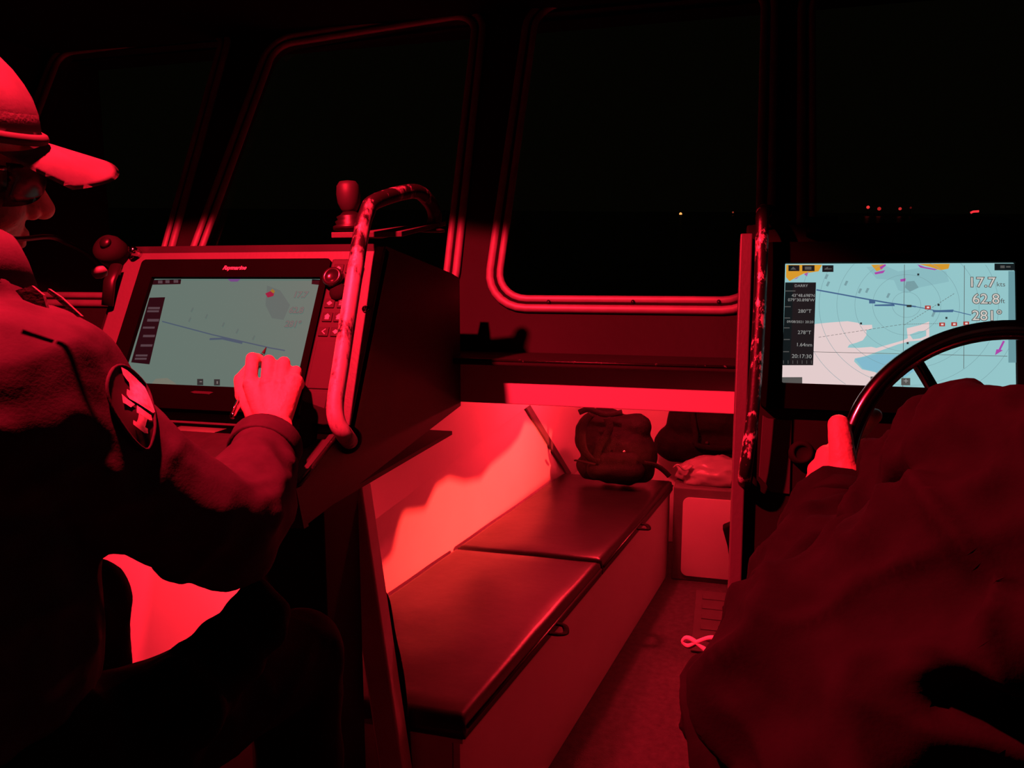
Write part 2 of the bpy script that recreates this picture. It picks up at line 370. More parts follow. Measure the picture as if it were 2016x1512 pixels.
lo = bpy.data.objects.new('added_berth_light', ld); col.objects.link(lo); lo.location = LD_+aim*.006; lo.parent = st; lo.rotation_euler = aim.to_track_quat('-Z', 'Y').to_euler()
edge = [(560, 1200), (700, 1130), (745, 1118), (778, 1085), (790, 1030), (800, 1004), (842, 998), (862, 955), (885, 940), (915, 948), (945, 942), (965, 915), (1000, 885), (1018, 862), (1030, 832), (1060, 838), (1120, 868), (1180, 905), (1260, 925)]  # added canvas: lower edge follows the wanted shadow line on the liner
low_e = []
for e in edge:
    wpnt = onwall(*e); low_e.append(LD_+(wpnt-LD_)*.17)
up_e = [V((p_.x+.02*math.sin(9*k), p_.y, 1.195)) for k, p_ in enumerate(low_e)]
bm = bmesh.new(); n_ = len(low_e); th = V((.006, 0, 0))
f0 = [bm.verts.new(p_) for p_ in low_e]; f1_ = [bm.verts.new(p_) for p_ in up_e]; g0 = [bm.verts.new(p_+th) for p_ in low_e]; g1 = [bm.verts.new(p_+th) for p_ in up_e]
for i in range(n_-1):
    for qd in ((f0[i], f0[i+1], f1_[i+1], f1_[i]), (g0[i], g1[i], g1[i+1], g0[i+1]), (f0[i], g0[i], g0[i+1], f0[i+1]), (f1_[i], f1_[i+1], g1[i+1], g1[i])): bm.faces.new(qd)
bm.faces.new((f0[0], f1_[0], g1[0], g0[0])); bm.faces.new((f0[-1], g0[-1], g1[-1], f1_[-1]))
tag(fin('shadow_canvas', bm, M['canvas']), 'unseen ragged canvas added to cast the shadow edge on the berth wall', 'curtain')
# footwell lamp under the port console
LC_ = V((-.93, 1.16, 1.03))
ft = lamp_fixture('footwell_lamp', 'small red lamp under the port console lighting the bulkhead', LC_+V((0, 0, .028)), .03, (0, 0, -1))
ld = bpy.data.lights.new('footwell_light', 'SPOT'); ld.energy = P_FOOT; ld.color = RED_FOOT; ld.shadow_soft_size = .02; ld.spot_size = math.radians(100); ld.spot_blend = .5
lo = bpy.data.objects.new('footwell_light', ld); col.objects.link(lo); lo.location = LC_; lo.parent = ft; lo.rotation_euler = (V((-1.20, 1.55, .55))-LC_).to_track_quat('-Z', 'Y').to_euler()
# ================================================================== PORT (NAVIGATION) CONSOLE
XS = -.535
nav = thing('navigation_console', 'sloping port console with a worn tray below the dim chart screen', 'console')
fc = [(-.25, -.155), (.255, -.155), (.255, .165), (-.25, .165)]
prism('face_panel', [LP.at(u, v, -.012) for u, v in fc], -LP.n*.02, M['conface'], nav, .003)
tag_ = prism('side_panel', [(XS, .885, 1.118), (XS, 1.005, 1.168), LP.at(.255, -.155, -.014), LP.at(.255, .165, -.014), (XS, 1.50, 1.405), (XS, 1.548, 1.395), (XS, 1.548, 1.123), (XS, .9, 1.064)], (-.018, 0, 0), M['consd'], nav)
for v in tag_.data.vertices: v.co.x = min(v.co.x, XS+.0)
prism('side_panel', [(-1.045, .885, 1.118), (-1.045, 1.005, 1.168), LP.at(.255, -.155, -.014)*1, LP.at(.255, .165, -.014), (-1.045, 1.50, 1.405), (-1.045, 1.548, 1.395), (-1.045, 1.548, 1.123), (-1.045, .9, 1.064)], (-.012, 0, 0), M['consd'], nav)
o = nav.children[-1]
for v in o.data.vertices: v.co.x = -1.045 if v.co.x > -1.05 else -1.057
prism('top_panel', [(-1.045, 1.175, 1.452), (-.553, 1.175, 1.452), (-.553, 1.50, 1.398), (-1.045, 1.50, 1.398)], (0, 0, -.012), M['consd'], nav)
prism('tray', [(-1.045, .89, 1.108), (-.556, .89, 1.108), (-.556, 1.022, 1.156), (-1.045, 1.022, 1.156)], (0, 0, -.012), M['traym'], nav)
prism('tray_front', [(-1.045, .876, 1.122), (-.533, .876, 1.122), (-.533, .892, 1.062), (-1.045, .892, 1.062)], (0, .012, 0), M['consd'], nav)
tube('worn_edge', [(-1.04, .882, 1.122), (-.545, .882, 1.122), (-.537, .886, 1.1225), (-.536, 1.0, 1.170)], .0035, M['lip'], nav, sides=8)
box('underside', (-1.045, .9, 1.058), (-.556, 1.55, 1.066), M['consd'], nav, 0)
box('pedestal', (-.88, 1.24, 0), (-.70, 1.385, 1.058), M['matte'], nav, .004)
# lip plate across the top right corner, carrying the rail foot
pl0 = LP.at(.13, .172, -.02)
prism('rail_plate', [(-.625, 1.165, 1.462), (-.575, 1.165, 1.462), (-.515, 1.20, 1.464), (-.495, 1.36, 1.492), (-.625, 1.36, 1.470)], (0, 0, .009), M['conface'], nav, .001)
prism('brow_panel', [LP.at(-.25, .166, -.03), LP.at(.16, .166, -.03), LP.at(.12, .195, -.10), LP.at(-.12, .195, -.10)], (0, .02, .004), M['consd'], nav)
for u, v in ((-.235, .148), (-.235, -.14), (.243, .05)):
    lathe('face_bolt', [(.0065, 0), (.006, .003), (.001, .004)], LP.mat(u, v, -.012), M['steel'], nav, sides=10)
# speaker knob at the top left corner
k = nav
c = LP.px(222, 497)
lathe('dial', [(.027, -.012), (.027, .012), (.023, .022), (.012, .025), (.001, .025)], LP.mat(c[0], c[1], 0), M['matte'], k)
lathe('dial_cap', [(.010, .025), (.009, .031), (.001, .032)], LP.mat(c[0]+.006, c[1]+.004, 0), M['black'], k)
c = LP.px(264, 495)
lathe('latch_stud', [(.008, -.012), (.008, .006), (.005, .010), (.001, .0105)], LP.mat(c[0], c[1], 0), M['steel'], k)
c0, c1 = LP.px(225, 560), LP.px(208, 600)
tube('dial_bracket', [LP.at(*LP.px(232, 525), .004), LP.at(*c0, .012), LP.at(*c1, -.004)], .012, M['black'], k, flat=.5, nrm=LP.n)
# grab rail, arching from the console top down the right edge of the face
path = [(-.512, 1.335, 1.484), (-.508, 1.335, 1.51), (-.512, 1.315, 1.533), (-.522, 1.27, 1.545)]
for (x, y, off) in ((740, 396, .035), (722, 420, .045), (712, 455, .048), (700, 530, .05), (686, 620, .05), (671, 720, .05), (660, 795, .05), (664, 832, .046), (680, 858, .03), (688, 868, .0)):
    path.append(LP.at(*LP.px(x, y, off), off))
gr = None
gr = tube('grab_rail', catmull(path, 7), .0125, M['rail'], nav, sides=16); gr['label'] = 'chipped grab rail arching down the right edge'
lathe('foot', [(.022, 0), (.022, .004), (.014, .007)], axis_mat((-.512, 1.335, 1.479), (0, 0, 1)), M['consd'], gr)
c = LP.px(690, 866, -.01); lathe('foot', [(.021, -.004), (.021, .006), (.014, .009)], LP.mat(c[0]-.004, c[1], -.010), M['matte'], gr)
# black clamp at the foot of the screen, right of the hand
b0 = [(598, 790), (660, 812), (668, 838), (640, 840), (618, 832), (617, 870), (606, 885), (592, 880)]
prism('rail_clamp', [LP.at(*LP.px(x, y, .0), -.011) for x, y in b0][::-1], LP.n*.02, M['matte'], nav, .002)
# short lever on the console top
jy = thing('control_lever', 'short dark control lever with ribbed boot on the port console top', 'lever')
jp = D(691, 452, 1.33); jm = axis_mat(jp, (-.05, 0, 1))
lathe('boot', [(.030, 0), (.030, .006), (.024, .009), (.026, .014), (.021, .017), (.023, .022), (.017, .025), (.012, .03)], jm, M['black'], jy)
lathe('grip', [(.010, .028), (.014, .034), (.019, .045), (.0205, .060), (.019, .074), (.014, .081), (.002, .083)], jm, M['consd'], jy)
# ------------------------------------------------------------------ chart plotters
LCOL = dict(water=(95, 116, 108), land=(112, 116, 104), panel=(24, 10, 16), ptext=(78, 62, 68), dim=(88, 106, 102), track=(66, 86, 104), ink=(38, 46, 46), num=(116, 108, 106), numo=(88, 92, 90), red=(150, 30, 60), org=(150, 110, 40), pur=(110, 70, 130))
RCOL = dict(water=(146, 196, 200), deep=(137, 185, 191), land=(226, 204, 204), panel=(20, 26, 28), ptext=(150, 150, 148), dim=(118, 156, 162), track=(66, 100, 140), ink=(40, 48, 52), num=(206, 202, 196), numo=(84, 84, 82), red=(170, 52, 44), org=(214, 152, 44), pur=(170, 70, 168), strip=(104, 150, 158), shoal=(128, 184, 204))
EM = {}
def em(side, key):
    if (side, key) not in EM: EM[(side, key)] = emis('screen_%s_%s' % (side, key), (LCOL if side == 'l' else RCOL)[key])
    return EM[(side, key)]
SW, SH = .162, .097
class Screen:
    def __init__(s, side, pl, ox, oy, k, parent):
        s.side, s.pl, s.ox, s.oy, s.k, s.par, s.lay = side, pl, ox, oy, k, parent, 0
    def uv(s, x, y):
        return s.pl.px(s.ox+x/s.k, s.oy+y/s.k, .001)
    def put(s, name, polys, key, uvs=False):
        if 1 < len(polys) <= 6:
            lay = s.lay
            for P in polys: s.lay = lay; s.put1(name, [P], key, uvs)
            return
        o = s.put1(name, polys, key, uvs)
        if len(polys) > 1: o['kind'] = 'stuff'
    def put1(s, name, polys, key, uvs=False):
        "polys: polygons in zoomed-photo pixels (or uv); all one sub-part"
        s.lay += 1; bm = bmesh.new(); off = .0006+.00012*s.lay
        for P in polys:
            Q = P if uvs else [s.uv(*p) for p in P]
            Q = [(max(-SW, min(SW, u)), max(-SH, min(SH, v))) for u, v in Q]
            tr = tessellate_polygon([[V((u, v, 0)) for u, v in Q]]); vv = [bm.verts.new(s.pl.at(u, v, off)) for u, v in Q]
            for t in tr:
                try: bm.faces.new([vv[i] for i in t])
                except ValueError: pass
        for f in bm.faces:
            f.normal_update()
            if f.normal.dot(s.pl.n) < 0: f.normal_flip()
        me = bpy.data.meshes.new(name); bm.to_mesh(me); bm.free(); return link(name, me, em(s.side, key), s.par)
    def line(s, pts, wd):
        "thin strip polygons along a uv polyline"
        out = []
        for a, b in zip(pts, pts[1:]):
            a, b = V(a), V(b); t = b-a
            if t.length < 1e-6: continue
            n = V((-t.y, t.x)).normalized()*wd/2
            if all(abs(q.x) < SW and abs(q.y) < SH for q in (a, b)): out.append([a+n, b+n, b-n, a-n])
        return [[(q[0], q[1]) for q in p] for p in out]
    def text(s, name, st, x, y, size, key, align='CENTER', shear=0, offset=0):
        s.lay += 1; u, v = s.uv(x, y); return text_mesh(name, st, size, s.pl.mat(u, v, .0006+.00012*s.lay), em(s.side, key), s.par, align, shear, 0, offset)
def rect(x0, y0, x1, y1): return [(x0, y0), (x1, y0), (x1, y1), (x0, y1)]
def plotter(side, pl, keypad, label):
    t = thing('chart_plotter', label, 'screen')
    u1 = .224 if keypad else .190
    pbox('body', pl, -.185, u1-.005, -.13, .128, -.06, -.011, M['black'], t, .004)
    outer = rrect(-.192, .174 if keypad else .192, -.137, .131, .008); inner = rrect(-SW, SW, -SH, SH, .002)
    holed('bezel', Plane(pl.at(0, 0, .008), pl.u), outer[::-1], [inner], .02, M['bezel'], t)
    bm = bmesh.new(); bm.faces.new([bm.verts.new(pl.at(u, v, .0006)) for u, v in ((-SW, -SH), (SW, -SH), (SW, SH), (-SW, SH))])
    scr = fin('screen', bm, em(side, 'water'), t)
    # the maker's name above the screen
    text_mesh('brand_name', 'Raymarine', .0105, pl.mat(-.002, .1135, .0086), M['btn'] if keypad else M['keypad'], t, 'CENTER', .35, .0002, .0003)
    return t, scr
# port screen
t, scr = plotter('l', LP, True, 'dim grey chart plotter with button keypad in the port console, under the writing hand')
pbox('keypad', LP, .175, .224, -.137, .131, -.011, .007, M['keypad'], t, .003)
lathe('rotary_knob', [(.017, 0), (.017, .010), (.0155, .013), (.011, .0135), (.010, .0115), (.001, .0115)], LP.mat(.188, .093, .007), M['gloss'], t)
lathe('joystick_pad', [(.015, 0), (.0145, .004), (.008, .007), (.001, .0075)], LP.mat(.200, .070, .007), M['matte'], t)
marks = {'home_button': [(.189, .1165), (.196, .111), (.1945, .111), (.1945, .106), (.1835, .106), (.1835, .111), (.182, .111)],
 'menu_button': [(.206, .116), (.217, .116), (.217, .114), (.206, .114), (.206, .112), (.217, .112), (.217, .110), (.206, .110)]}
for (u, v) in ((.191, .112), (.212, .112), (.189, .050), (.211, .050), (.190, .026), (.210, .026), (.189, .001), (.210, .001)):
    bt = pbox('button', LP, u-.0085, u+.0085, v-.008, v+.008, .006, .0088, M['btnb'], t, .001)
    bm = bmesh.new(); i = int(round((u+v)*1000)) % 4
    shapes = {0: [[(-.005, .001), (0, .006), (.005, .001)], [(-.0035, -.004), (.0035, -.004), (.0035, .001), (-.0035, .001)]],
              1: [[(-.005, .004), (.005, .004), (.005, .0025), (-.005, .0025)], [(-.005, .001), (.005, .001), (.005, -.0005), (-.005, -.0005)], [(-.005, -.002), (.003, -.002), (.003, -.0035), (-.005, -.0035)]],
              2: [[(-.003, 0), (.003, .005), (.0035, .0035), (-.001, 0), (.0035, -.0035), (.003, -.005)]],
              3: [[(-.005, 0), (0, .004), (.005, 0), (0, -.004)]]}[i]
    for P in shapes: bm.faces.new([bm.verts.new(LP.at(u+a_, v+b__, .0091)) for a_, b__ in P])
    fin('symbol', bm, M['btn'], bt)
pbox('card_door', LP, .181, .219, -.094, -.014, .006, .0085, M['keypad'], t, .0015)
pbox('lower_pad', LP, .181, .219, -.132, -.099, .006, .0085, M['keypad'], t, .0015)
bm = bmesh.new(); bm.faces.new([bm.verts.new(LP.at(.0+u, -.1085+v, .0088)) for u, v in ((-.021, .0), (-.014, .0022), (.016, .002), (.021, .001), (.016, -.0012), (.014, -.0026), (.008, -.002), (-.014, -.002))])
fin('model_badge', bm, M['keypad'], t)
S = Screen('l', LP, 200, 420, 3.1015, scr)
S.put('depth_shading', [[(1010, 440), (1090, 470), (1150, 560), (1110, 650), (1040, 640), (1000, 560)]], 'dim')
S.put('shore_shading', [[(300, 1046), (330, 1010), (400, 1005), (440, 1030), (470, 1056)]], 'land')
S.put('data_panel', [[(292, 515), (388, 512), (292, 922), (180, 910)], [(312, 406), (486, 402), (482, 432), (305, 436)], [(1285, 402), (1345, 405), (1338, 438), (1282, 432)]], 'panel')
S.put('panel_text', [[(300+dx-(y-515)*.26, y), (372+dx-(y-515)*.26, y), (369+dx-(y-515)*.26, y+hh), (297+dx-(y-515)*.26, y+hh)] for y, hh, dx in ((572, 14, 0), (592, 12, 0), (645, 16, 14), (692, 12, 0), (742, 14, 14), (800, 14, 14), (862, 12, 0), (882, 12, 0))]+[rect(345, 410, 372, 428), rect(390, 408, 415, 426), rect(440, 406, 468, 424)], 'ptext')
S.put('course_track', S.line([S.uv(370, 660), S.uv(680, 742), S.uv(1030, 822), S.uv(1120, 838)], .0020)+S.line([S.uv(660, 768), S.uv(740, 765), S.uv(860, 792)], .0035), 'track', True)
S.put('red_target', [[(1000, 490), (1030, 476), (1055, 484), (1050, 505), (1015, 515)]], 'red')
S.put('yellow_target', [[(1030, 474), (1045, 462), (1060, 478), (1050, 490)]], 'org')
S.put('purple_area', [[(770, 402), (850, 402), (830, 418), (790, 418)]], 'pur')
S.put('zoom_keys', [rect(585, 1012, 622, 1050), rect(688, 1014, 724, 1052)], 'ink')
S.put('zoom_marks', [rect(600, 1026, 615, 1032), rect(704, 1026, 712, 1042)], 'num')
S.put('chart_marks', [[(x, y), (x+14, y-26), (x+20, y-20), (x+8, y+6)] for x, y in ((545, 600), (632, 640), (735, 690), (820, 730), (920, 770), (530, 660))], 'dim')
for st, x, y in (('17.7', 1215, 500), ('62.8', 1190, 595), ('281°', 1170, 680)):
    S.text('readout_shadow', st, x, y, .0150, 'numo', shear=.1, offset=.0007); S.text('readout', st, x, y, .0150, 'num', shear=.1)
# helm screen
t2, scr2 = plotter('r', RP, False, 'bright chart plotter in the helm console, blue and pink chart with dark data column')
S = Screen('r', RP, 1440, 440, 3.5, scr2)
S.put('depth_shading', [[(930, 300), (1060, 290), (1150, 330), (1330, 300), (1480, 330), (1500, 400), (1300, 440), (1210, 480), (1150, 460), (1120, 390), (1000, 380)]], 'deep')
S.put('depth_smear', [[(1205, 400), (1260, 395), (1290, 440), (1230, 470), (1195, 440)]], 'dim')
S.put('land', [[(577, 692), (680, 682), (800, 673), (870, 684), (900, 700), (968, 698), (972, 722), (930, 735), (930, 770), (905, 805), (860, 822), (812, 835), (800, 855), (870, 857), (965, 850), (1000, 858), (1090, 832), (1180, 806), (1215, 790), (1208, 722), (1300, 700), (1362, 675), (1364, 785), (1320, 804), (1230, 812), (1150, 832), (1010, 882), (930, 912), (850, 930), (845, 950), (900, 1005), (990, 1025), (1060, 1060), (1060, 1140), (330, 1110), (345, 975)]], 'land')
S.put('harbour_basin', [[(1228, 766), (1290, 742), (1342, 738), (1342, 775), (1300, 792), (1250, 798)]], 'water')
S.put('shoal', [[(852, 934), (1000, 900), (1180, 905), (1330, 960), (1200, 1060), (1060, 1058), (990, 1022), (905, 1000)]], 'shoal')
S.put('orange_land', [[(378, 285), (625, 285), (600, 330), (500, 345), (440, 375), (400, 398), (376, 370)], [(962, 285), (1062, 283), (1040, 315), (1000, 330)], [(1290, 280), (1505, 278), (1495, 312), (1440, 322), (1370, 300)]], 'org')
S.put('purple_area', [[(500, 350), (530, 335), (520, 365)], [(430, 385), (470, 362), (450, 380)], [(985, 338), (1060, 322), (1045, 342), (990, 352)], [(1020, 300), (1060, 280), (1065, 290), (1030, 318)], [(1280, 282), (1330, 300), (1420, 316), (1400, 322), (1300, 304)], [(1162, 385), (1200, 378), (1198, 398), (1165, 402)], [(1870, 808), (1884, 812), (1855, 870), (1870, 874), (1815, 908), (1825, 868), (1840, 868)]], 'pur')
ctr = V(S.uv(1205, 560)); rings = []
for rr in (.020, .0475, .073, .099, .125, .152):
    P = [(ctr.x+rr*math.cos(2*math.pi*k/96), ctr.y+rr*math.sin(2*math.pi*k/96)) for k in range(97)]; rings += S.line(P, .0005)
def seg(a, b, n=40): A_, B_ = V(S.uv(*a)), V(S.uv(*b)); return [tuple(A_+(B_-A_)*k/n) for k in range(n+1)]
S.put('range_rings', rings, 'dim', True)
L_ = []
for a_, b__ in (((1192, 284), (1180, 1125)), ((1605, 290), (1600, 1000)), ((565, 885), (1900, 915))): L_ += S.line(seg(a_, b__), .0007)
for a_, b__ in (((600, 785), (1180, 695)), ((1180, 695), (1440, 690)), ((1190, 700), (1540, 480))):
    P = seg(a_, b__, 60)
    for k in range(0, 60, 3): L_ += S.line(P[k:k+3], .0006)
S.put('chart_lines', L_, 'numo', True)
S.put('course_track', S.line([S.uv(585, 458), S.uv(760, 490), S.uv(920, 520), S.uv(1080, 548), S.uv(1270, 574)], .0022)+S.line([S.uv(1270, 574), S.uv(1400, 600), S.uv(1530, 603), S.uv(1650, 632)], .0012), 'track', True)
S.put('ship_marks', [rect(948, 530, 990, 552), [(985, 560), (1120, 556), (1125, 570), (985, 570)], [(1385, 600), (1530, 594), (1525, 612), (1390, 612)]], 'track')
S.put('soundings', [[(x, y), (x+14, y-30), (x+30, y-26), (x+14, y+6)] for x, y in ((640, 380), (775, 425), (920, 475), (1065, 510), (870, 478), (650, 430), (1375, 640), (1840, 800))], 'dim')
S.put('buoys', [rect(x-7, y-7, x+7, y+7) for x, y in ((1286, 353), (892, 690), (1426, 562), (1480, 652), (1213, 825))]+[rect(1206, 562, 1240, 578)], 'ink')
S.put('red_ships', [rect(x-20, y-13, x+20, y+13) for x, y in ((1352, 580), (1450, 697), (1533, 695), (1616, 690))], 'red')
S.put('red_ship_hearts', [rect(x-8, y-6, x+10, y+6) for x, y in ((1352, 580), (1450, 697), (1533, 695), (1616, 690))], 'land')
S.put('side_strip', [rect(1906, 330, 1960, 960)], 'strip')
S.put('data_panel', [[(370, 408), (582, 408), (562, 978), (346, 978)], rect(392, 290, 468, 330), rect(487, 290, 572, 330), rect(625, 290, 702, 336), rect(1810, 278, 1960, 325)], 'panel')
S.put('zoom_keys', [rect(957, 1056, 1020, 1106), rect(1168, 1066, 1230, 1116), rect(338, 1060, 487, 1108)], 'numo')
S.put('panel_rules', [rect(372, 464, 440, 470), rect(368, 572, 408, 578), rect(366, 650, 404, 656), rect(362, 718, 400, 724), rect(360, 798, 402, 804), rect(356, 882, 396, 888)]+[rect(356+i*32, 945, 360+i*32, 968) for i in range(7)]+[[(405, 320), (425, 300), (446, 320)], rect(505, 300, 550, 320), [(640, 315), (665, 300), (662, 312), (690, 312), (690, 318), (640, 320)], rect(1850, 292, 1880, 310), rect(1890, 296, 1920, 306)], 'numo')
S.text('panel_title', 'DARRY', 480, 432, .0062, 'ptext')
for st, x, y, sz in (("43°48.698'N", 574, 500, .0068), ("079°30.898'W", 572, 531, .0068), ('280°T', 550, 608, .0080), ('09/08/2021 20:20', 564, 682, .0056), ('278°T', 548, 755, .0080), ('1.64nm', 556, 840, .0080), ('20:17:30', 552, 920, .0086)):
    S.text('panel_value', st, x, y, sz, 'ptext', 'RIGHT')
S.text('zoom_mark', '-', 988, 1080, .013, 'ptext'); S.text('zoom_mark', '+', 1199, 1090, .013, 'ptext')
for st, sm, x, y in (('17.7', 'kts', 1720, 412), ('62.8', 'ft', 1748, 527), ('281°', '', 1755, 642)):
    S.text('readout_shadow', st, x, y, .0215, 'numo', offset=.0010); S.text('readout', st, x, y, .0215, 'num')
    if sm: S.text('readout_unit', sm, x+100, y+12, .0100, 'numo', 'LEFT')
# ================================================================== HELM CONSOLE
hc = thing('helm_console', 'dark helm console holding the bright chart screen behind the steering wheel', 'console')
pbox('face_panel', RP, -.222, .50, -.60, .168, -.034, -.012, M['matte'], hc, .003)
q0 = [RP.at(-.222, .168, -.014), RP.at(-.222, -.60, -.014)]
prism('side_panel', [(.045, q0[0].y, q0[0].z), (.045, q0[1].y, q0[1].z), (.045, q0[1].y, 0), (.045, 1.55, 0), (.045, 1.55, 1.40)], (.015, 0, 0), M['consd'], hc)
prism('side_panel', [(.755, q0[0].y, q0[0].z), (.755, q0[1].y, q0[1].z), (.755, q0[1].y, 0), (.755, 1.55, 0), (.755, 1.55, 1.40)], (-.015, 0, 0), M['consd'], hc)
box('lower_panel', (.045, q0[1].y, 0), (.755, q0[1].y+.015, q0[1].z+.01), M['matte'], hc, 0)
prism('top_panel', [(.045, q0[0].y+.005, q0[0].z), (.755, q0[0].y+.005, q0[0].z), (.755, 1.55, 1.42), (.045, 1.55, 1.42)], (0, 0, -.012), M['consd'], hc)
pbox('edge_flange', RP, -.232, -.213, -.62, .145, -.034, .012, M['conface'], hc, .002)
c = [RP.px(1502, 816), RP.px(1513, 824), RP.px(1560, 826), RP.px(1556, 973), RP.px(1516, 968), RP.px(1508, 950), RP.px(1494, 938)]
prism('lit_panel_patch', [RP.at(u, v, -.0115) for u, v in c], RP.n*.004, M['plate'], hc, .001)  # paler plate stands for the lit part of the black panel
c = RP.px(1578, 892)
lathe('key_switch', [(.019, -.012), (.019, .004), (.016, .010), (.012, .012), (.011, .008), (.001, .008)], RP.mat(c[0], c[1], 0), M['matte'], hc)
pbox('black_switch_box', RP, -.13, -.085, .145, .172, -.012, .01, M['bezel'], hc, .002)
# worn rail up the left edge of the helm console
path = []
for (x, y, off) in ((1512, 428, -.012), (1504, 414, .015), (1501, 424, .04), (1500, 470, .046), (1496, 600, .046), (1489, 720, .046), (1480, 830, .046), (1471, 900, .044), (1466, 938, .03), (1465, 955, -.010)):
    path.append(RP.at(*RP.px(x, y, off), off))
gr2 = tube('grab_rail', catmull(path, 7), .0098, M['rail2'], hc, sides=16); gr2['label'] = 'badly worn upright grab rail'
for pp in (path[0], path[-1]):
    lathe('foot', [(.02, 0), (.02, .004), (.013, .006)], axis_mat(pp, RP.n), M['matte'], gr2)
# steering wheel
WC = D(2003, 957, .93); wu = V((0, .30, .954)).normalized(); wnm = V((1, 0, 0)).cross(wu)
sw = thing('steering_wheel', 'polished metal steering wheel in front of the helm screen, gripped by a hand', 'steering wheel')
WR = .194
rimp = [WC+V((1, 0, 0))*(WR*math.cos(2*math.pi*k/96))+wu*(WR*math.sin(2*math.pi*k/96)) for k in range(96)]
tube('rim', rimp, .0125, M['wheel'], sw, closed=True, sides=16)
wm = Matrix((V((1, 0, 0)), wu, wnm)).transposed().to_4x4(); wm.translation = WC
lathe('hub', [(.03, -.075), (.045, -.06), (.045, -.035), (.03, -.028), (.001, -.027)], wm, M['wheel'], sw)
for k in range(5):
    a_ = math.radians(-90+72*k); dr = V((1, 0, 0))*math.cos(a_)+wu*math.sin(a_)
    tube('spoke', catmull([WC-wnm*.045+dr*.03, WC-wnm*.04+dr*.10, WC-wnm*.012+dr*.165, WC+dr*WR], 5), .008, M['wheel'], sw, flat=.6, nrm=wnm)
ax1 = WC-wnm*.075; hit = PP(2003, 957, RP.at(0, 0, -.012), RP.n)
tube('column', [ax1+wnm*.01, ax1-wnm*.17], .025, M['black'], sw)
# ================================================================== FORWARD CABIN: BERTH, BAGS, LOCKER
bi0 = V((-.502, 1.62-.0, 0)); 
def lineX(Y, a, b): t = (Y-a[1])/(b[1]-a[1]); return a[0]+(b[0]-a[0])*t
IN = ((-.502, 1.442), (-.198, 3.506)); OUT = ((-.935, 2.008), (-.703, 3.664))
ZC, TH = .46, .05
berth = thing('berth', 'white moulded berth base under the black cushions in the forward cabin', 'berth')
Y0, Y1 = 1.455, 3.56
def bp(Y, side, z, off=0): return V((lineX(Y, *(IN if side else OUT))+off, Y, z))
prism('front_panel', [bp(Y0, 1, 0, -.012), bp(Y1, 1, 0, -.012), bp(Y1, 1, ZC-TH-.012, -.012), bp(Y0, 1, ZC-TH-.012, -.012)], (-.015, 0, 0), M['white'], berth)
prism('end_panel', [bp(Y0, 1, 0, -.03), bp(Y0, 0, 0, .06), bp(Y0, 0, ZC-TH-.012, .06), bp(Y0, 1, ZC-TH-.012, -.03)], (0, .015, 0), M['cream'], berth)
prism('top_board', [bp(Y0, 1, ZC-TH-.012, -.006), bp(Y1, 1, ZC-TH-.012, -.006), bp(Y1+.25, 0, ZC-TH-.012, 0), bp(Y0, 0, ZC-TH-.012, .0)], (0, 0, .010), M['cream'], berth)
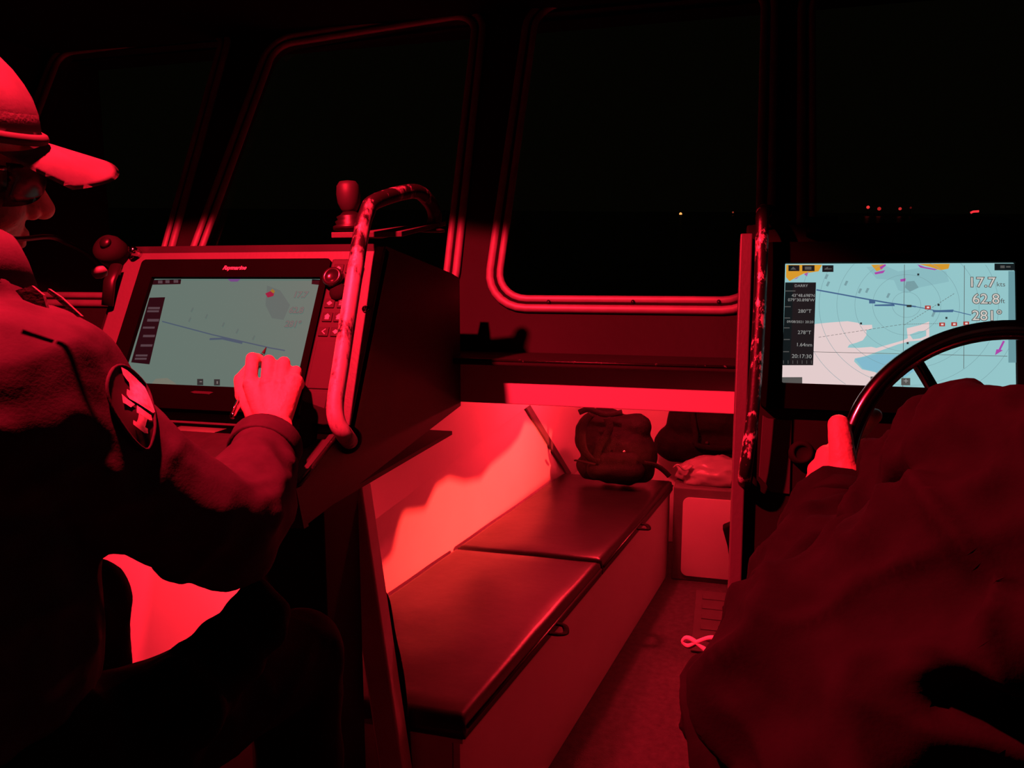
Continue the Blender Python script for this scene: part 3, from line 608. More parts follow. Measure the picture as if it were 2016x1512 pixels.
def cushion(name, ya, yb, label, strapY):
    t = thing(name, label, 'cushion', 'berth cushions')
    nu, nv = 14, 20; bm = bmesh.new()
    def pt(u, v, z):      # u across 0 inboard..1 outboard, v along
        Y = ya+(yb-ya)*v; a, b = bp(Y, 1, z), bp(Y, 0, z); return a+(b-a)*u
    grid = []
    for i in range(nu+1):
        row = []
        for j in range(nv+1):
            u, v = i/nu, j/nv; e = min(u, 1-u)*.48; g = min(v, 1-v)*(yb-ya); d = min(e, g)
            z = ZC-TH+TH*(1-(1-min(1, d/.022))**2.2 if d < .022 else 1)*1.0
            z += .006*math.sin(math.pi*u)*math.sin(math.pi*v)+.004*noise.noise(V((u*3, v*4+ya, 2)))*min(1, d/.05)
            row.append((pt(u, v, z)))
        grid.append(row)
    # refine the border rows so that the edge is round
    us = [0, .012, .03, .05]+[.05+.9*k/12 for k in range(1, 12)]+[.95, .97, .988, 1]
    L = yb-ya; vs__ = [0, .006/L*1, .014/L, .024/L]+[.024/L+(1-.048/L)*k/18 for k in range(1, 18)]+[1-.024/L, 1-.014/L, 1-.006/L, 1]
    V_ = []
    for u in us:
        row = []
        for v in vs__:
            d = min(min(u, 1-u)*.48, min(v, 1-v)*L); q_ = min(1, d/.024)
            z = ZC-TH*.45+TH*.45*math.sqrt(max(0, 1-(1-q_)**2))+(.006*math.sin(math.pi*u)*math.sin(math.pi*v)+.005*noise.noise(V((u*2.6, v*5+ya*3, 2))))*q_-(.006 if q_ == 0 else 0)
            row.append(bm.verts.new(pt(u, v, z)))
        V_.append(row)
    a, b = len(us), len(vs__)
    for i in range(a-1):
        for j in range(b-1): bm.faces.new((V_[i][j], V_[i+1][j], V_[i+1][j+1], V_[i][j+1]))
    ring = [(i, 0) for i in range(a)]+[(a-1, j) for j in range(1, b)]+[(i, b-1) for i in range(a-2, -1, -1)]+[(0, j) for j in range(b-2, 0, -1)]
    lowv = [bm.verts.new(V((*V_[i][j].co.xy, ZC-TH))) for i, j in ring]; n = len(ring)
    for k in range(n):
        i, j = ring[k]; i2, j2 = ring[(k+1) % n]; bm.faces.new((V_[i][j], lowv[k], lowv[(k+1) % n], V_[i2][j2]))
    bm.faces.new(lowv)
    fin('cover', bm, M['vinyl'], t, True)
    tube('piping', [bp(ya+.01, 1, ZC-TH*.52, .001), bp(yb-.01, 1, ZC-TH*.52, .001)], .004, M['vinyl'], t, sides=8)
    c = bp(strapY, 1, ZC-TH*.6, .0); dy = (V((lineX(2, *IN), 2, 0))-V((lineX(1, *IN), 1, 0))).normalized(); out = V((dy.y, -dy.x, 0))
    P = catmull([c-dy*.03-out*.004, c-dy*.028+out*.026, c+out*.04+V((0, 0, -.006)), c+dy*.028+out*.026, c+dy*.03-out*.004], 6)
    tube('pull_loop', P, .009, M['nylon'], t, sides=10, flat=.45, nrm=(0, 0, 1))
    return t
seamY = 2.45
cushion('berth_cushion', Y0, seamY-.004, 'nearer black vinyl cushion on the berth, glossy red sheen near the post', 1.98)
cushion('berth_cushion', seamY+.004, Y1, 'farther black vinyl cushion on the berth, the backpack stands on its end', 2.93)
# filler board behind the cushions up to the bow
# strap by the post
p0 = PL(757, 1186, 1, 1.446); p1 = PL(786, 1340, 1, 1.446); p1b = PL(800, 1500, 1, 1.446)
sp = catmull([p0+V((-.01, .0, .02)), p0, PL(768, 1250, 1, 1.446), p1, p1b, V((p1b.x+.015, 1.446, .02)), V((p1b.x+.02, 1.446, .006))], 6)
tag(tube('hanging_strap', sp, .014, M['nylon'], None, sides=10, flat=.3, nrm=(0, 1, 0)), 'black webbing strap hanging beside the slanted post at the berth end', 'strap')
# locker ahead of the walkway
YL = 3.50
lk = thing('locker', 'low locker with a rounded pale door at the bow end of the walkway', 'locker')
lx0 = PL(1324, 1050, 1, YL).x; ztop = PL(1380, 962, 1, YL).z
box('carcass', (lx0, YL, 0), (.42, YL+.46, ztop), M['post'], lk, .006)
d0 = PL(1345, 978, 1, YL); d1 = PL(1350, 1132, 1, YL)
pr = rrect(d0.x, .30, d1.z, d0.z, .03); doorpl = Plane((0, YL, 0), (0, 0, 1))
prism('door', [(u, YL-.001, v) for u, v in pr], (0, -.008, 0), M['white'], lk)
lathe('latch', [(.012, 0), (.012, .006), (.001, .008)], axis_mat((.27, YL-.009, (d0.z+d1.z)/2), (0, -1, 0)), M['black'], lk)
# crumpled clear bag on the locker
def crump(c, rx, ry, rz, seed, sub=4, amp=.25):
    bm = bmesh.new(); bmesh.ops.create_icosphere(bm, subdivisions=sub, radius=1)
    for v in bm.verts:
        n = v.co.normalized(); k = 1+amp*(abs(noise.noise(n*2.3+V((seed, 0, 0))))*1.4-.3)+amp*.35*noise.noise(n*7+V((0, seed, 0)))
        z = n.z*k; z = z if z > -.45 else -.45
        v.co = V((c[0]+n.x*k*rx, c[1]+n.y*k*ry, c[2]+(z+.45)*rz))
    return bm
bc = PL(1400, 955, 1, 3.62)
pb = thing('plastic_bag', 'crumpled pale plastic bag lying on top of the bow locker', 'bag')
fin('sheet', crump((bc.x+.02, 3.63, ztop), .175, .105, .085, 3.1), M['plastic'], pb, True)
tube('tie_end', catmull([(bc.x-.09, 3.56, ztop+.09), (bc.x-.12, 3.53, ztop+.075), (bc.x-.15, 3.52, ztop+.10), (bc.x-.17, 3.52, ztop+.085)], 5), [.012-.0004*k for k in range(16)], M['plastic'], pb, sides=8, flat=.5, nrm=(0, 0, 1))
# backpack standing on the forward end of the berth
bk = thing('backpack', 'black backpack with hanging straps standing on the bow end of the berth', 'backpack')
bz = ZC+.014; bcx, bcy = -.46, 3.40
def bpk(bm):
    I = Matrix.Identity(3)
    for x, y, z, rx, ry, rz in ((bcx, bcy, bz+.15, .145, .10, .16), (bcx+.06, bcy, bz+.13, .15, .105, .14), (bcx-.03, bcy+.01, bz+.20, .14, .09, .14)): ellip(bm, (x, y, z), rx, ry, rz, I)
    rcone(bm, (bcx-.10, bcy, bz+.062), .06, (bcx+.14, bcy, bz+.062), .06); rcone(bm, (bcx-.11, bcy, bz+.24), .05, (bcx+.12, bcy, bz+.26), .06)
fuse('pack_body', bpk, .008, M['nylon'], bk, 3, foldfn=lambda c: .007*noise.noise(c*16)+.004*noise.noise(c*34))
def pkt(bm):
    rcone(bm, (bcx-.045, bcy-.085, bz+.075), .05, (bcx+.11, bcy-.085, bz+.08), .05); rcone(bm, (bcx-.03, bcy-.08, bz+.12), .045, (bcx+.10, bcy-.08, bz+.125), .045)
fuse('front_pocket', pkt, .007, M['nylon'], bk, 3, foldfn=lambda c: .004*noise.noise(c*25))
lathe('snap_stud', [(.0065, 0), (.005, .004), (.001, .005)], axis_mat(D(1229, 889, PL(1229, 889, 1, bcy-.135).y and (PL(1229, 889, 1, bcy-.142)-CAM).dot(_F)), (0, -1, .1)), M['steel'], bk, sides=12)
for pts in ([(1165, 815), (1150, 835), (1146, 865), (1152, 890), (1166, 905), (1180, 910)], [(1195, 822), (1200, 845), (1185, 870), (1176, 890), (1172, 908)]):
    tube('shoulder_strap', catmull([PL(x, y, 1, bcy-.125) for x, y in pts], 6), .017, M['nylon'], bk, sides=10, flat=.35, nrm=(0, 1, .2))
tube('grab_handle', catmull([PL(x, y, 1, bcy-.10) for x, y in ((1140, 812), (1160, 806), (1190, 816), (1225, 812))], 6), .013, M['nylon'], bk, sides=10, flat=.5, nrm=(0, 1, 0))
pe = [PL(1132, 906, 1, bcy-.13), PL(1150, 909, 1, bcy-.15), PL(1172, 914, 1, bcy-.16)]
tube('strap_end', pe, .010, M['nylon'], bk, sides=8, flat=.4, nrm=(0, 0, 1))
tube('waist_strap', catmull([PL(x, y, 1, bcy-.14) for x, y in ((1268, 912), (1290, 916), (1306, 926), (1318, 938))], 5), .012, M['nylon'], bk, sides=10, flat=.4, nrm=(0, 1, .3))
# duffel bag behind the locker top, right of the pack
df = thing('duffel_bag', 'dark soft duffel bag piled beside the backpack behind the plastic bag', 'bag')
def dfl(bm):
    rcone(bm, (-.20, 3.885, ztop+.125), .105, (.30, 3.885, ztop+.125), .10); rcone(bm, (-.15, 3.885, ztop+.235), .10, (.30, 3.885, ztop+.235), .10); rcone(bm, (-.1, 3.89, ztop+.36), .09, (.28, 3.89, ztop+.35), .09)
fuse('bag_body', dfl, .010, M['nylon'], df, 3, foldfn=lambda c: .012*noise.noise(c*9)+.005*noise.noise(c*25))
lathe('buckle', [(.009, 0), (.008, .005), (.001, .006)], axis_mat(PL(1392, 872, 1, 3.79), (0, -1, 0)), M['keypad'], df, sides=12)
tube('carry_strap', catmull([(-.12, 3.79, ztop+.30), (-.10, 3.765, ztop+.2), (-.08, 3.76, ztop+.14), (.10, 3.765, ztop+.15), (.13, 3.785, ztop+.28)], 6), .014, M['nylon'], df, sides=10, flat=.4, nrm=(0, 1, .1))
# dark boot-shaped bag standing by the locker door, half behind the helm console
sk = thing('dark_satchel', 'dark pointed satchel leaning on the pale locker door by the helm console', 'bag')
sp_ = [PL(x, y, 1, 3.40) for x, y in ((1422, 1040), (1446, 1030), (1480, 1035), (1480, 1130), (1440, 1128), (1432, 1075))]
prism('flap', sp_, (0, .06, 0), M['nylon'], sk, .008)
zb_ = min(p_.z for p_ in sp_)
box('pouch', (sp_[4].x+.005, 3.405, 0), (sp_[3].x+.05, 3.475, zb_+.03), M['nylon'], sk, .01)
# ribbed mat put in for the stripes of light on the floor
fm = thing('light_stripe_mat', 'small ribbed mat standing in for light stripes on the floor by the bow locker', 'mat')
m0 = PL(1372, 1140, 2, 0)
box('mat_sheet', (m0.x, 2.80, .001), (m0.x+.33, 3.38, .011), M['post'], fm, .004)
for k in range(5): box('mat_rib', (m0.x+.03, 2.88+.1*k, .010), (m0.x+.30, 2.92+.1*k, .015), M['post'], fm, .002)
# ceiling hardware over the windscreen
sb = thing('wiper_motor', 'small boxy wiper motor on the ceiling above the middle port window', 'motor')
c = WP.px(650, 22); pbox('motor_case', WP, c[0]-.055, c[0]+.06, c[1]-.02, c[1]+.05, .012, .075, M['post'], sb, .006)
pbox('motor_cap', WP, c[0]-.02, c[0]+.06, c[1]-.012, c[1]+.03, .074, .10, M['conface'], sb, .005)
sb = thing('ceiling_speaker', 'small grey speaker box high above the cap at the port windows', 'speaker')
c = WP.px(10, 32); pbox('speaker_case', WP, c[0]-.10, c[0]+.09, c[1]-.012, c[1]+.05, .012, .09, M['post'], sb, .008)
pbox('speaker_grille', WP, c[0]-.08, c[0]+.07, c[1]-.005, c[1]+.035, .089, .094, M['black'], sb, .002)
# ------------------------------------------------------------------ lights along the shore
YS = 420
def shore(px, py, colr, k, r, label):
    b = PL(px, py, 1, YS+2); zg = -1.2+YS*tilt-.028*(b.x+40)
    t = thing('shore_lamp', label, 'lamp', 'lamps on the far shore')
    lathe('lantern', [(.05, -r), (r*.8, -r*.6), (r, 0), (r*.8, r*.6), (.05, r)], axis_mat(b, (0, 0, 1)), emis('shore_glow', colr, k), t, sides=12)
    z0 = min(zg-1.5, b.z-r-.5)
    tube('mast', [V((b.x, b.y, z0)), V((b.x, b.y, b.z-r*.8))], .12, M['matte'], t, sides=8)
for a_ in ((1340, 421, (255, 170, 90), 1.6, .75, 'small amber shore light seen through the middle window'), (1443, 418, (170, 60, 40), .8, .45, 'faint shore light just left of the helm rail'),
           (1709, 408, (255, 60, 60), 1, .8, 'leftmost of the red shore lights above the helm screen'), (1731, 411, (210, 40, 40), .8, .9, 'second red shore light from the left above the helm screen'),
           (1772, 411, (220, 50, 50), .9, .75, 'third red shore light from the left above the helm screen'), (1793, 409, (110, 20, 20), .7, .5, 'faint fourth red shore light above the helm screen')): shore(*a_)
t = thing('shore_beacon', 'short bright red streak of light on the far right shore', 'lamp')
b0_, b1_ = PL(1911, 419, 1, YS+2), PL(1927, 416, 1, YS+2)
tube('light_bar', [b0_, b0_+(b1_-b0_)*.3+V((0, 0, .35)), b1_], .5, emis('beacon_glow', (255, 50, 60), 1.3), t, sides=10)
tube('mast', [V((b1_.x, b1_.y, b1_.z-6)), b1_-V((0, 0, .3))], .12, M['matte'], t, sides=8)
# low grey hump on the helm console top
hp = thing('folded_cloth', 'dark folded cloth lying on the helm console top at the right', 'cloth')
def hmp(bm): rcone(bm, RP.at(.06, .186, -.10), .020, RP.at(.20, .184, -.10), .016); rcone(bm, RP.at(.10, .190, -.09), .018, RP.at(.17, .188, -.09), .016)
fuse('cloth_fold', hmp, .006, M['conface'], hp, 2, foldfn=lambda c: .004*noise.noise(c*30))
# ================================================================== PEOPLE
from mathutils.bvhtree import BVHTree
def cv(x, y, z): return _R*x+_U*y+_F*z
def chain(bm, pts):
    for (a, ra), (b, rb) in zip(pts, pts[1:]): rcone(bm, a, ra, b, rb)
def head(bm, H, f, u, neck):
    f = f.normalized(); r = f.cross(u).normalized(); u = r.cross(f).normalized(); m = Matrix((f, r, u)).transposed()
    def L(a, b, c): return H+f*a+r*b+u*c
    ellip(bm, L(-.012, 0, .015), .098, .076, .098, m)
    ellip(bm, L(.030, 0, -.050), .062, .056, .068, m)
    rcone(bm, L(.066, -.012, -.104), .022, L(.066, .012, -.104), .022)
    rcone(bm, L(.088, 0, -.004), .009, L(.110, 0, -.042), .0135); rcone(bm, L(.096, -.010, -.047), .009, L(.096, .010, -.047), .009)
    rcone(bm, L(.078, -.032, .016), .013, L(.078, .032, .016), .013)
    rcone(bm, L(.086, -.017, -.071), .0075, L(.086, .017, -.071), .0075); rcone(bm, L(.085, -.014, -.082), .0075, L(.085, .014, -.082), .0075)
    for s in (-1, 1):
        ellip(bm, L(.070, .032*s, -.008), .014, .016, .012, m); ellip(bm, L(.055, .045*s, -.040), .022, .018, .022, m)
        ellip(bm, L(-.012, .080*s, -.018), .020, .008, .032, m); rcone(bm, L(.0, .058*s, -.07), .018, L(.05, .03*s, -.10), .02)
    rcone(bm, L(-.025, 0, -.075), .056, neck, .062)
    return L, m
def folds(a1, a2, seed):
    def fn(c):
        q = c+V((seed, seed*.7, 0)); w1 = noise.noise(V((q.x*9, q.y*9, q.z*13)))
        w2 = 1-2*abs(noise.noise(V((q.x*6+q.z*5, q.y*6, q.z*9-q.x*4)))); w3 = noise.noise(q*30)
        rg = max(0, 1-3.2*abs(noise.noise(V((q.x*7+q.z*6, q.y*7-q.x*3, q.z*7-q.y*5)))))**2
        rg2 = max(0, 1-3.0*abs(noise.noise(V((q.x*15-q.z*8+3, q.y*13, q.z*12+q.x*6)))))**2
        return a1*w1*.6+a2*.5*w2+a2*.95*rg+a2*.4*rg2-a2*.5
    return fn
def cuff(name, p, d, r, m, parent, l=.035):
    return lathe(name, [(r*.84, -l*.3), (r*.96, -l*.3), (r, -l*.2), (r*1.02, l*.8), (r*.99, l), (r*.86, l), (r*.84, l*.7)], axis_mat(p, d), m, parent, sides=32)
def LPo(x, y, off): return LP.at(*LP.px(x, y, off), off)
# ------------------------------------------------------------------ the man at the port console
man = thing('person', 'person in a pale cap and dark jacket pointing a pen at the dim screen', 'person')
H1 = D(-138, 302, .80); f1 = cv(.62, .04, .78).normalized(); u1 = cv(.30, .94, -.19)
neck1 = D(-85, 640, .76); chest1 = D(-110, 860, .77); pel1 = D(-140, 1330, .74)
sh = D(70, 800, .735); el = D(440, 1045, .895); wr = LPo(540, 846, .088)
shl = chest1+(chest1-sh)*1.0; shl.z = sh.z; ell = shl+V((-.04, .06, -.27)); wrl = pel1+V((-.16, .16, .02))
hipR, hipL = D(60, 1560, .74), D(-200, 1500, .82)
kneeR, kneeL = D(588, 1290, 1.12), D(160, 1188, 1.12)
fing = [[(493, 757, .075, .0102), (497, 706, .056, .0100), (508, 708, .030, .0098), (514, 714, .0135, .009)],
        [(526, 757, .080, .0104), (529, 711, .060, .0100), (531, 714, .032, .0098), (527, 724, .0135, .009)],
        [(553, 757, .076, .0100), (559, 714, .055, .0097), (557, 720, .030, .0095), (550, 732, .0135, .0088)],
        [(577, 751, .068, .0092), (583, 731, .046, .0088), (579, 737, .027, .0085), (572, 744, .0125, .008)],
        [(503, 815, .062, .015), (479, 778, .052, .0125), (475, 748, .036, .0115), (494, 724, .020, .0095)]]
def body1(bm):
    head(bm, H1, f1, u1, neck1)
    chain(bm, [(neck1, .06), (chest1, .11), (pel1, .12)]); rcone(bm, sh, .05, shl, .05)
    chain(bm, [(sh, .05), (el, .038), (wr+(el-wr)*.25, .032), (wr, .026)])
    chain(bm, [(shl, .05), (ell, .038), (wrl, .026)])
    for k in range(5):
        a = math.radians(-30+15*k); dv = V((math.sin(a), math.cos(a), -.35)); rcone(bm, wrl, .016, wrl+dv*.06, .0105); rcone(bm, wrl+dv*.06, .0095, wrl+dv*.10+V((0, 0, -.02)), .008)
    for hp_, kn, fx in ((hipR, kneeR, 0), (hipL, kneeL, -.03)):
        rcone(bm, pel1, .10, hp_, .08); rcone(bm, hp_, .07, kn, .048); an = V((kn.x+fx, kn.y-.02, .11)); rcone(bm, kn, .048, an, .034); rcone(bm, an+V((0, -.02, -.06)), .035, an+V((0, .14, -.07)), .03)
    for F in fing:
        P = [(LPo(x, y, o_), r_) for x, y, o_, r_ in F]; chain(bm, P)
        if F is not fing[4]:
            rcone(bm, wr, .021, P[0][0]-LP.n*.004, .0135); rcone(bm, P[0][0]+LP.n*.0015, .0105, P[0][0], .0118)
        else: rcone(bm, wr, .024, P[0][0], .016)
    M1, M4 = LPo(*fing[0][0][:3]), LPo(*fing[3][0][:3]); rcone(bm, M1-LP.n*.010, .013, M4-LP.n*.010, .012)
    for a_, b__ in ((0, 4), (1, 2)): rcone(bm, LPo(*fing[a_][0][:3])-LP.n*.012, .012, LPo(*fing[4][0][:3]), .013)
bd = fuse('body', body1, .0025, M['skin'], man, 2)
def jkt1(bm):
    rcone(bm, neck1+(neck1-chest1)*.12, .072, neck1, .078); chain(bm, [(neck1, .075), (chest1, .140), (chest1*.5+pel1*.5, .150), (pel1, .150)])
    chain(bm, [(neck1-(neck1-chest1)*.1, .07), (sh+V((0, 0, .004)), .070)]); rcone(bm, chest1, .14, sh*.6+chest1*.4, .12); rcone(bm, shl, .075, chest1, .13); rcone(bm, neck1, .06, shl, .07)
    m_ = sh*.5+el*.5
    chain(bm, [(sh, .072), (m_+V((0, 0, -.016)), .070), (el+cv(.0, -.006, 0), .064)])
    w0 = wr+(el-wr)*.25; fm_ = el*.5+w0*.5
    chain(bm, [(el, .066), (fm_+cv(.003, -.008, 0), .058), (w0, .044)])
    # bunched folds round the elbow and forearm
    ax = (w0-el).normalized(); sidev = ax.cross(_F).normalized()
    for k, t_ in enumerate((.12, .30, .48, .66, .84)):
        c_ = el+(w0-el)*t_; rr_ = .066+(.046-.066)*t_; rcone(bm, c_-sidev*rr_*.75-_F*.02+ax*.008*(-1)**k, .018, c_+sidev*rr_*.72-_F*.02-ax*.008*(-1)**k, .018)
    chain(bm, [(shl, .075), (ell, .064), (wrl+(ell-wrl)*.2, .045)])
jk = fuse('jacket', jkt1, .006, M['jacket'], man, 4, foldfn=folds(.006, .009, 1.3))
w0 = wr+(el-wr)*.25
cuff('cuff', w0, (wr-w0), .0475, M['jacket'], jk, .022)
# stand-up collar
cdir = (H1-f1*.02-neck1).normalized(); cm = axis_mat(neck1+cdir*.03, cdir)
cl_ = lathe('collar', [(.070, -.02), (.078, -.02), (.076, .02), (.072, .045), (.067, .045), (.066, .0)], cm, M['jacket'], jk, sides=30)
# pale shirt collar points under the jaw
for pts in (((30, 572), (62, 562), (84, 580), (92, 606), (70, 600), (45, 590)), ((95, 568), (120, 585), (160, 622), (152, 624), (118, 596), (92, 574))):
    dd = (neck1-CAM).dot(_F)-.075
    prism('shirt_collar', [D(x, y, dd+.0002*(x-60)) for x, y in pts], _F*.004, M['cap'], jk)
# shoulder patch laid on the sleeve
bvh = BVHTree.FromPolygons([v.co[:] for v in jk.data.vertices], [p_.vertices[:] for p_ in jk.data.polygons])
def onjk(x, y, off):
    d_ = ray(x, y).normalized(); h_ = bvh.ray_cast(CAM, d_)
    if h_[0] is None: h_ = bvh.find_nearest(D(x, y, .72)); return h_[0]+h_[1]*off
    return h_[0]+h_[1]*off
def sticker(name, poly, off, m, parent, sub=3):
    bm = bmesh.new(); tr = tessellate_polygon([[V((x, y, 0)) for x, y in poly]]); vv = [bm.verts.new((x, y, 0)) for x, y in poly]
    for t_ in tr:
        try: bm.faces.new([vv[i] for i in t_])
        except ValueError: pass
    bmesh.ops.subdivide_edges(bm, edges=bm.edges[:], cuts=sub, use_grid_fill=True); bmesh.ops.triangulate(bm, faces=bm.faces[:])
    for v in bm.verts: v.co = onjk(v.co.x, v.co.y, off)
    return fin(name, bm, m, parent, True)
badge = [(216, 728), (238, 724), (262, 740), (284, 770), (296, 812), (298, 852), (286, 886), (262, 872), (236, 838), (212, 796), (204, 758)]
sticker('shoulder_patch', badge, .004, M['patch'], jk)
for P in ([(228, 727), (240, 733), (258, 748), (276, 768), (288, 795), (296, 816), (284, 805), (262, 790), (248, 778), (244, 758), (232, 742)], [(240, 770), (258, 782), (284, 806), (296, 816), (292, 818), (264, 800), (246, 790), (240, 782)], [(262, 804), (288, 822), (290, 832), (284, 830), (262, 816)], [(256, 830), (282, 846), (283, 855), (276, 854), (255, 838)], [(266, 818), (280, 828), (276, 844), (262, 834)], [(230, 780), (244, 792), (258, 802), (250, 806), (234, 796)]):
    sticker('patch_emblem', P, .0056, M['patchl'], jk, 2)
rimb = [onjk(x, y, .004) for x, y in badge]; tube('patch_border', catmull(rimb, 3, True), .0018, M['jacket'], jk, closed=True, sides=6)
def trs1(bm):
    for hp_, kn, fx in ((hipR, kneeR, 0), (hipL, kneeL, -.03)):
        rcone(bm, pel1+V((0, 0, -.02)), .125, hp_, .095); rcone(bm, hp_, .09, kn, .066); an = V((kn.x+fx, kn.y-.02, .16)); rcone(bm, kn, .066, an, .052)
    for x, y, d_, r_ in ((340, 1365, .83, .036), (378, 1318, .87, .034), (432, 1262, .90, .032), (480, 1205, .93, .026), (505, 1165, .95, .020)): rcone(bm, D(x, y, d_), r_, D(x+40, y+40, d_), r_)
fuse('trousers', trs1, .007, M['trouser'], man, 3, foldfn=folds(.004, .005, 4.1))
for kn, fx in ((kneeR, 0), (kneeL, -.03)):
    an = V((kn.x+fx, kn.y-.02, .11))
    def sho(bm): rcone(bm, an+V((0, -.03, -.062)), .044, an+V((0, .15, -.072)), .036); rcone(bm, an+V((0, -.01, -.05)), .046, an+V((0, -.01, .03)), .046)
    fuse('shoe', sho, .006, M['black'], man, 2)
# cap
fz = f1; rz = fz.cross(u1).normalized(); uz = rz.cross(fz).normalized()
def HL(a, b, c): return H1+fz*a+rz*b+uz*c
bm = bmesh.new(); nu, nv = 36, 10; rows = []
for j in range(nv+1):
    t_ = j/nv*math.pi/2; row = []
    for i in range(nu):
        a = 2*math.pi*i/nu; fr = max(0, math.cos(a)); hgt = .086+.010*fr
        k = math.cos(t_)**1.0 if j < nv else .02; kz = math.sin(t_)
        row.append(bm.verts.new(HL(-.012+math.cos(a)*(.110+.0*fr)*k, math.sin(a)*.090*k, .034+hgt*kz*(1-.06*math.cos(a*1.0)*0)+.002*noise.noise(V((a*2, t_*3, 5))))))
    rows.append(row)
for A_, B_ in zip(rows, rows[1:]):
    for i in range(nu): bm.faces.new((A_[i], A_[(i+1) % nu], B_[(i+1) % nu], B_[i]))
bm.faces.new(rows[-1]); bmesh.ops.solidify(bm, geom=bm.faces[:], thickness=.003)
cp = fin('cap', bm, M['cap'], man, True)
tube('cap_band', [HL(-.012+math.cos(2*math.pi*i/40)*.1115, math.sin(2*math.pi*i/40)*.0915, .038) for i in range(40)], .006, M['capdark'], cp, closed=True, sides=8)
bm = bmesh.new(); rows = []
for j in range(9):
    s_ = j/8; row = []
    for i in range(25):
        a = math.radians(-66+132*i/24); xe = -.012+.190*(1-.36*(abs(math.sin(a))/.91)**4); Lb = max(0, xe+.012-math.cos(a)*.110)*(1-abs(i-12)/12*.0)
        x_ = -.012+math.cos(a)*.110+s_*Lb; y_ = math.sin(a)*.090*(1-.04*s_)
        row.append(bm.verts.new(HL(x_, y_, .034-.010*s_-4.6*y_*y_*(.35+.65*s_))))
    rows.append(row)
for A_, B_ in zip(rows, rows[1:]):
    for i in range(24): bm.faces.new((A_[i], A_[i+1], B_[i+1], B_[i]))
bmesh.ops.solidify(bm, geom=bm.faces[:], thickness=.004)
fin('brim', bm, M['cap'], cp, True)
def hr(bm): ellip(bm, HL(-.022, 0, .0), .096, .084, .052, Matrix((fz, rz, uz)).transposed())
fuse('hair', hr, .006, M['matte'], man, 1)
# dark wrap glasses
gl = thing('glasses', 'dark glossy glasses on the face under the pale cap', 'glasses')
bm = bmesh.new(); rows = []
for j in range(7):
    row = []
    for i in range(21):
        a = math.radians(-68+136*i/20); z_ = -.028+.040*j/6; bul = .004*math.sin(math.pi*j/6)
        row.append(bm.verts.new(HL(.012+math.cos(a)*(.092+bul), math.sin(a)*(.074+bul), z_+(.006*math.cos(a*2.6) if j == 0 else 0))))
    rows.append(row)
for A_, B_ in zip(rows, rows[1:]):
    for i in range(20): bm.faces.new((A_[i], A_[i+1], B_[i+1], B_[i]))
bmesh.ops.solidify(bm, geom=bm.faces[:], thickness=.002)
fin('lens', bm, M['gloss'], gl, True)
for s in (-1, 1): tube('temple', catmull([HL(.045, .071*s, .006), (HL(.02, .082*s, .006)), HL(-.03, .084*s, .002)], 4), .003, M['gloss'], gl, sides=8)
# headset
hs = thing('headset', 'black headset with a thin boom microphone curving in front of the mouth', 'headset')
for s in (-1, 1):
    lathe('ear_cup', [(.030, -.006), (.040, .0), (.042, .012), (.038, .024), (.024, .030), (.001, .031)], axis_mat(HL(-.008, .088*s, -.022), rz*s, uz), M['gloss'], hs)
tube('headband', catmull([HL(-.02, .112, .01), HL(-.035, .104, .06), HL(-.03, .075, .108), HL(-.03, 0, .134), HL(-.03, -.075, .108), HL(-.035, -.104, .06), HL(-.02, -.112, .01)], 6), .007, M['black'], hs, sides=10)
dm = (HL(.09, .03, -.08)-CAM).dot(_F)
bpts = [HL(.005, .108, -.040), HL(.045, .092, -.062), D(96, 466, dm-.02), D(130, 478, dm), D(165, 495, dm+.01), D(190, 515, dm+.015), D(205, 533, dm+.015)]
tube('boom', catmull(bpts, 6), .0028, M['black'], hs, sides=8)
lathe('microphone', [(.001, -.009), (.006, -.006), (.0075, 0), (.006, .006), (.001, .009)], axis_mat(D(196, 536, dm+.012), cv(-.9, -.2, 0)), M['post'], hs, sides=14)
# pen
pn = thing('pen', 'slim shiny pen held over the chart screen', 'pen')
p0_, p1_ = LPo(524, 684, .003), LPo(457, 822, .078); ax = (p1_-p0_)
tube('barrel', [p0_+ax*.10, p0_+ax*.14, p0_+ax*.97, p1_], [.003, .0045, .0045, .0035], M['steel'], pn)
tube('tip', [p0_, p0_+ax*.10], [.0008, .003], M['keypad'], pn)
tube('clip', [p0_+ax*.72+LP.n*.006, p0_+ax*.97+LP.n*.006], .0013, M['steel'], pn, sides=8)
# ------------------------------------------------------------------ the helmsman
hm = thing('person', 'person in a bulky black jacket at right, one hand on the steering wheel', 'person')
def WPo(x, y, off): return PP(x, y, WC+wnm*off, wnm)
sh2 = CAM+cv(.425, -.085, .55); el2 = D(1565, 1375, .62); wr2 = WPo(1668, 985, .045)
chest2 = CAM+cv(.62, -.16, .50); neck2 = CAM+cv(.64, .05, .48); pel2 = CAM+cv(.66, -.62, .47); H2 = CAM+cv(.60, .26, .55)
sh2b = chest2+(chest2-sh2)*1.0; sh2b.z = sh2.z; el2b = sh2b+V((.05, .12, -.25)); wr2b = el2b+V((-.16, .20, .06))
fing2 = [[(1630, 900, -.006, .0135), (1654, 876, -.034, .012), (1700, 843, -.033, .0105), (1722, 818, -.016, .0100)],
         [(1614, 928, -.006, .0140), (1640, 915, -.038, .012), (1688, 893, -.034, .0105), (1704, 876, -.012, .0095)],
         [(1607, 955, -.004, .0135), (1634, 950, -.036, .0115), (1680, 932, -.033, .010), (1698, 918, -.012, .009)],
         [(1604, 980, .0, .0120), (1630, 980, -.030, .0105), (1668, 966, -.030, .009), (1690, 952, -.012, .0085)],
         [(1664, 935, .036, .0185), (1658, 890, .034, .0160), (1654, 856, .028, .0150), (1651, 836, .022, .0135)]]
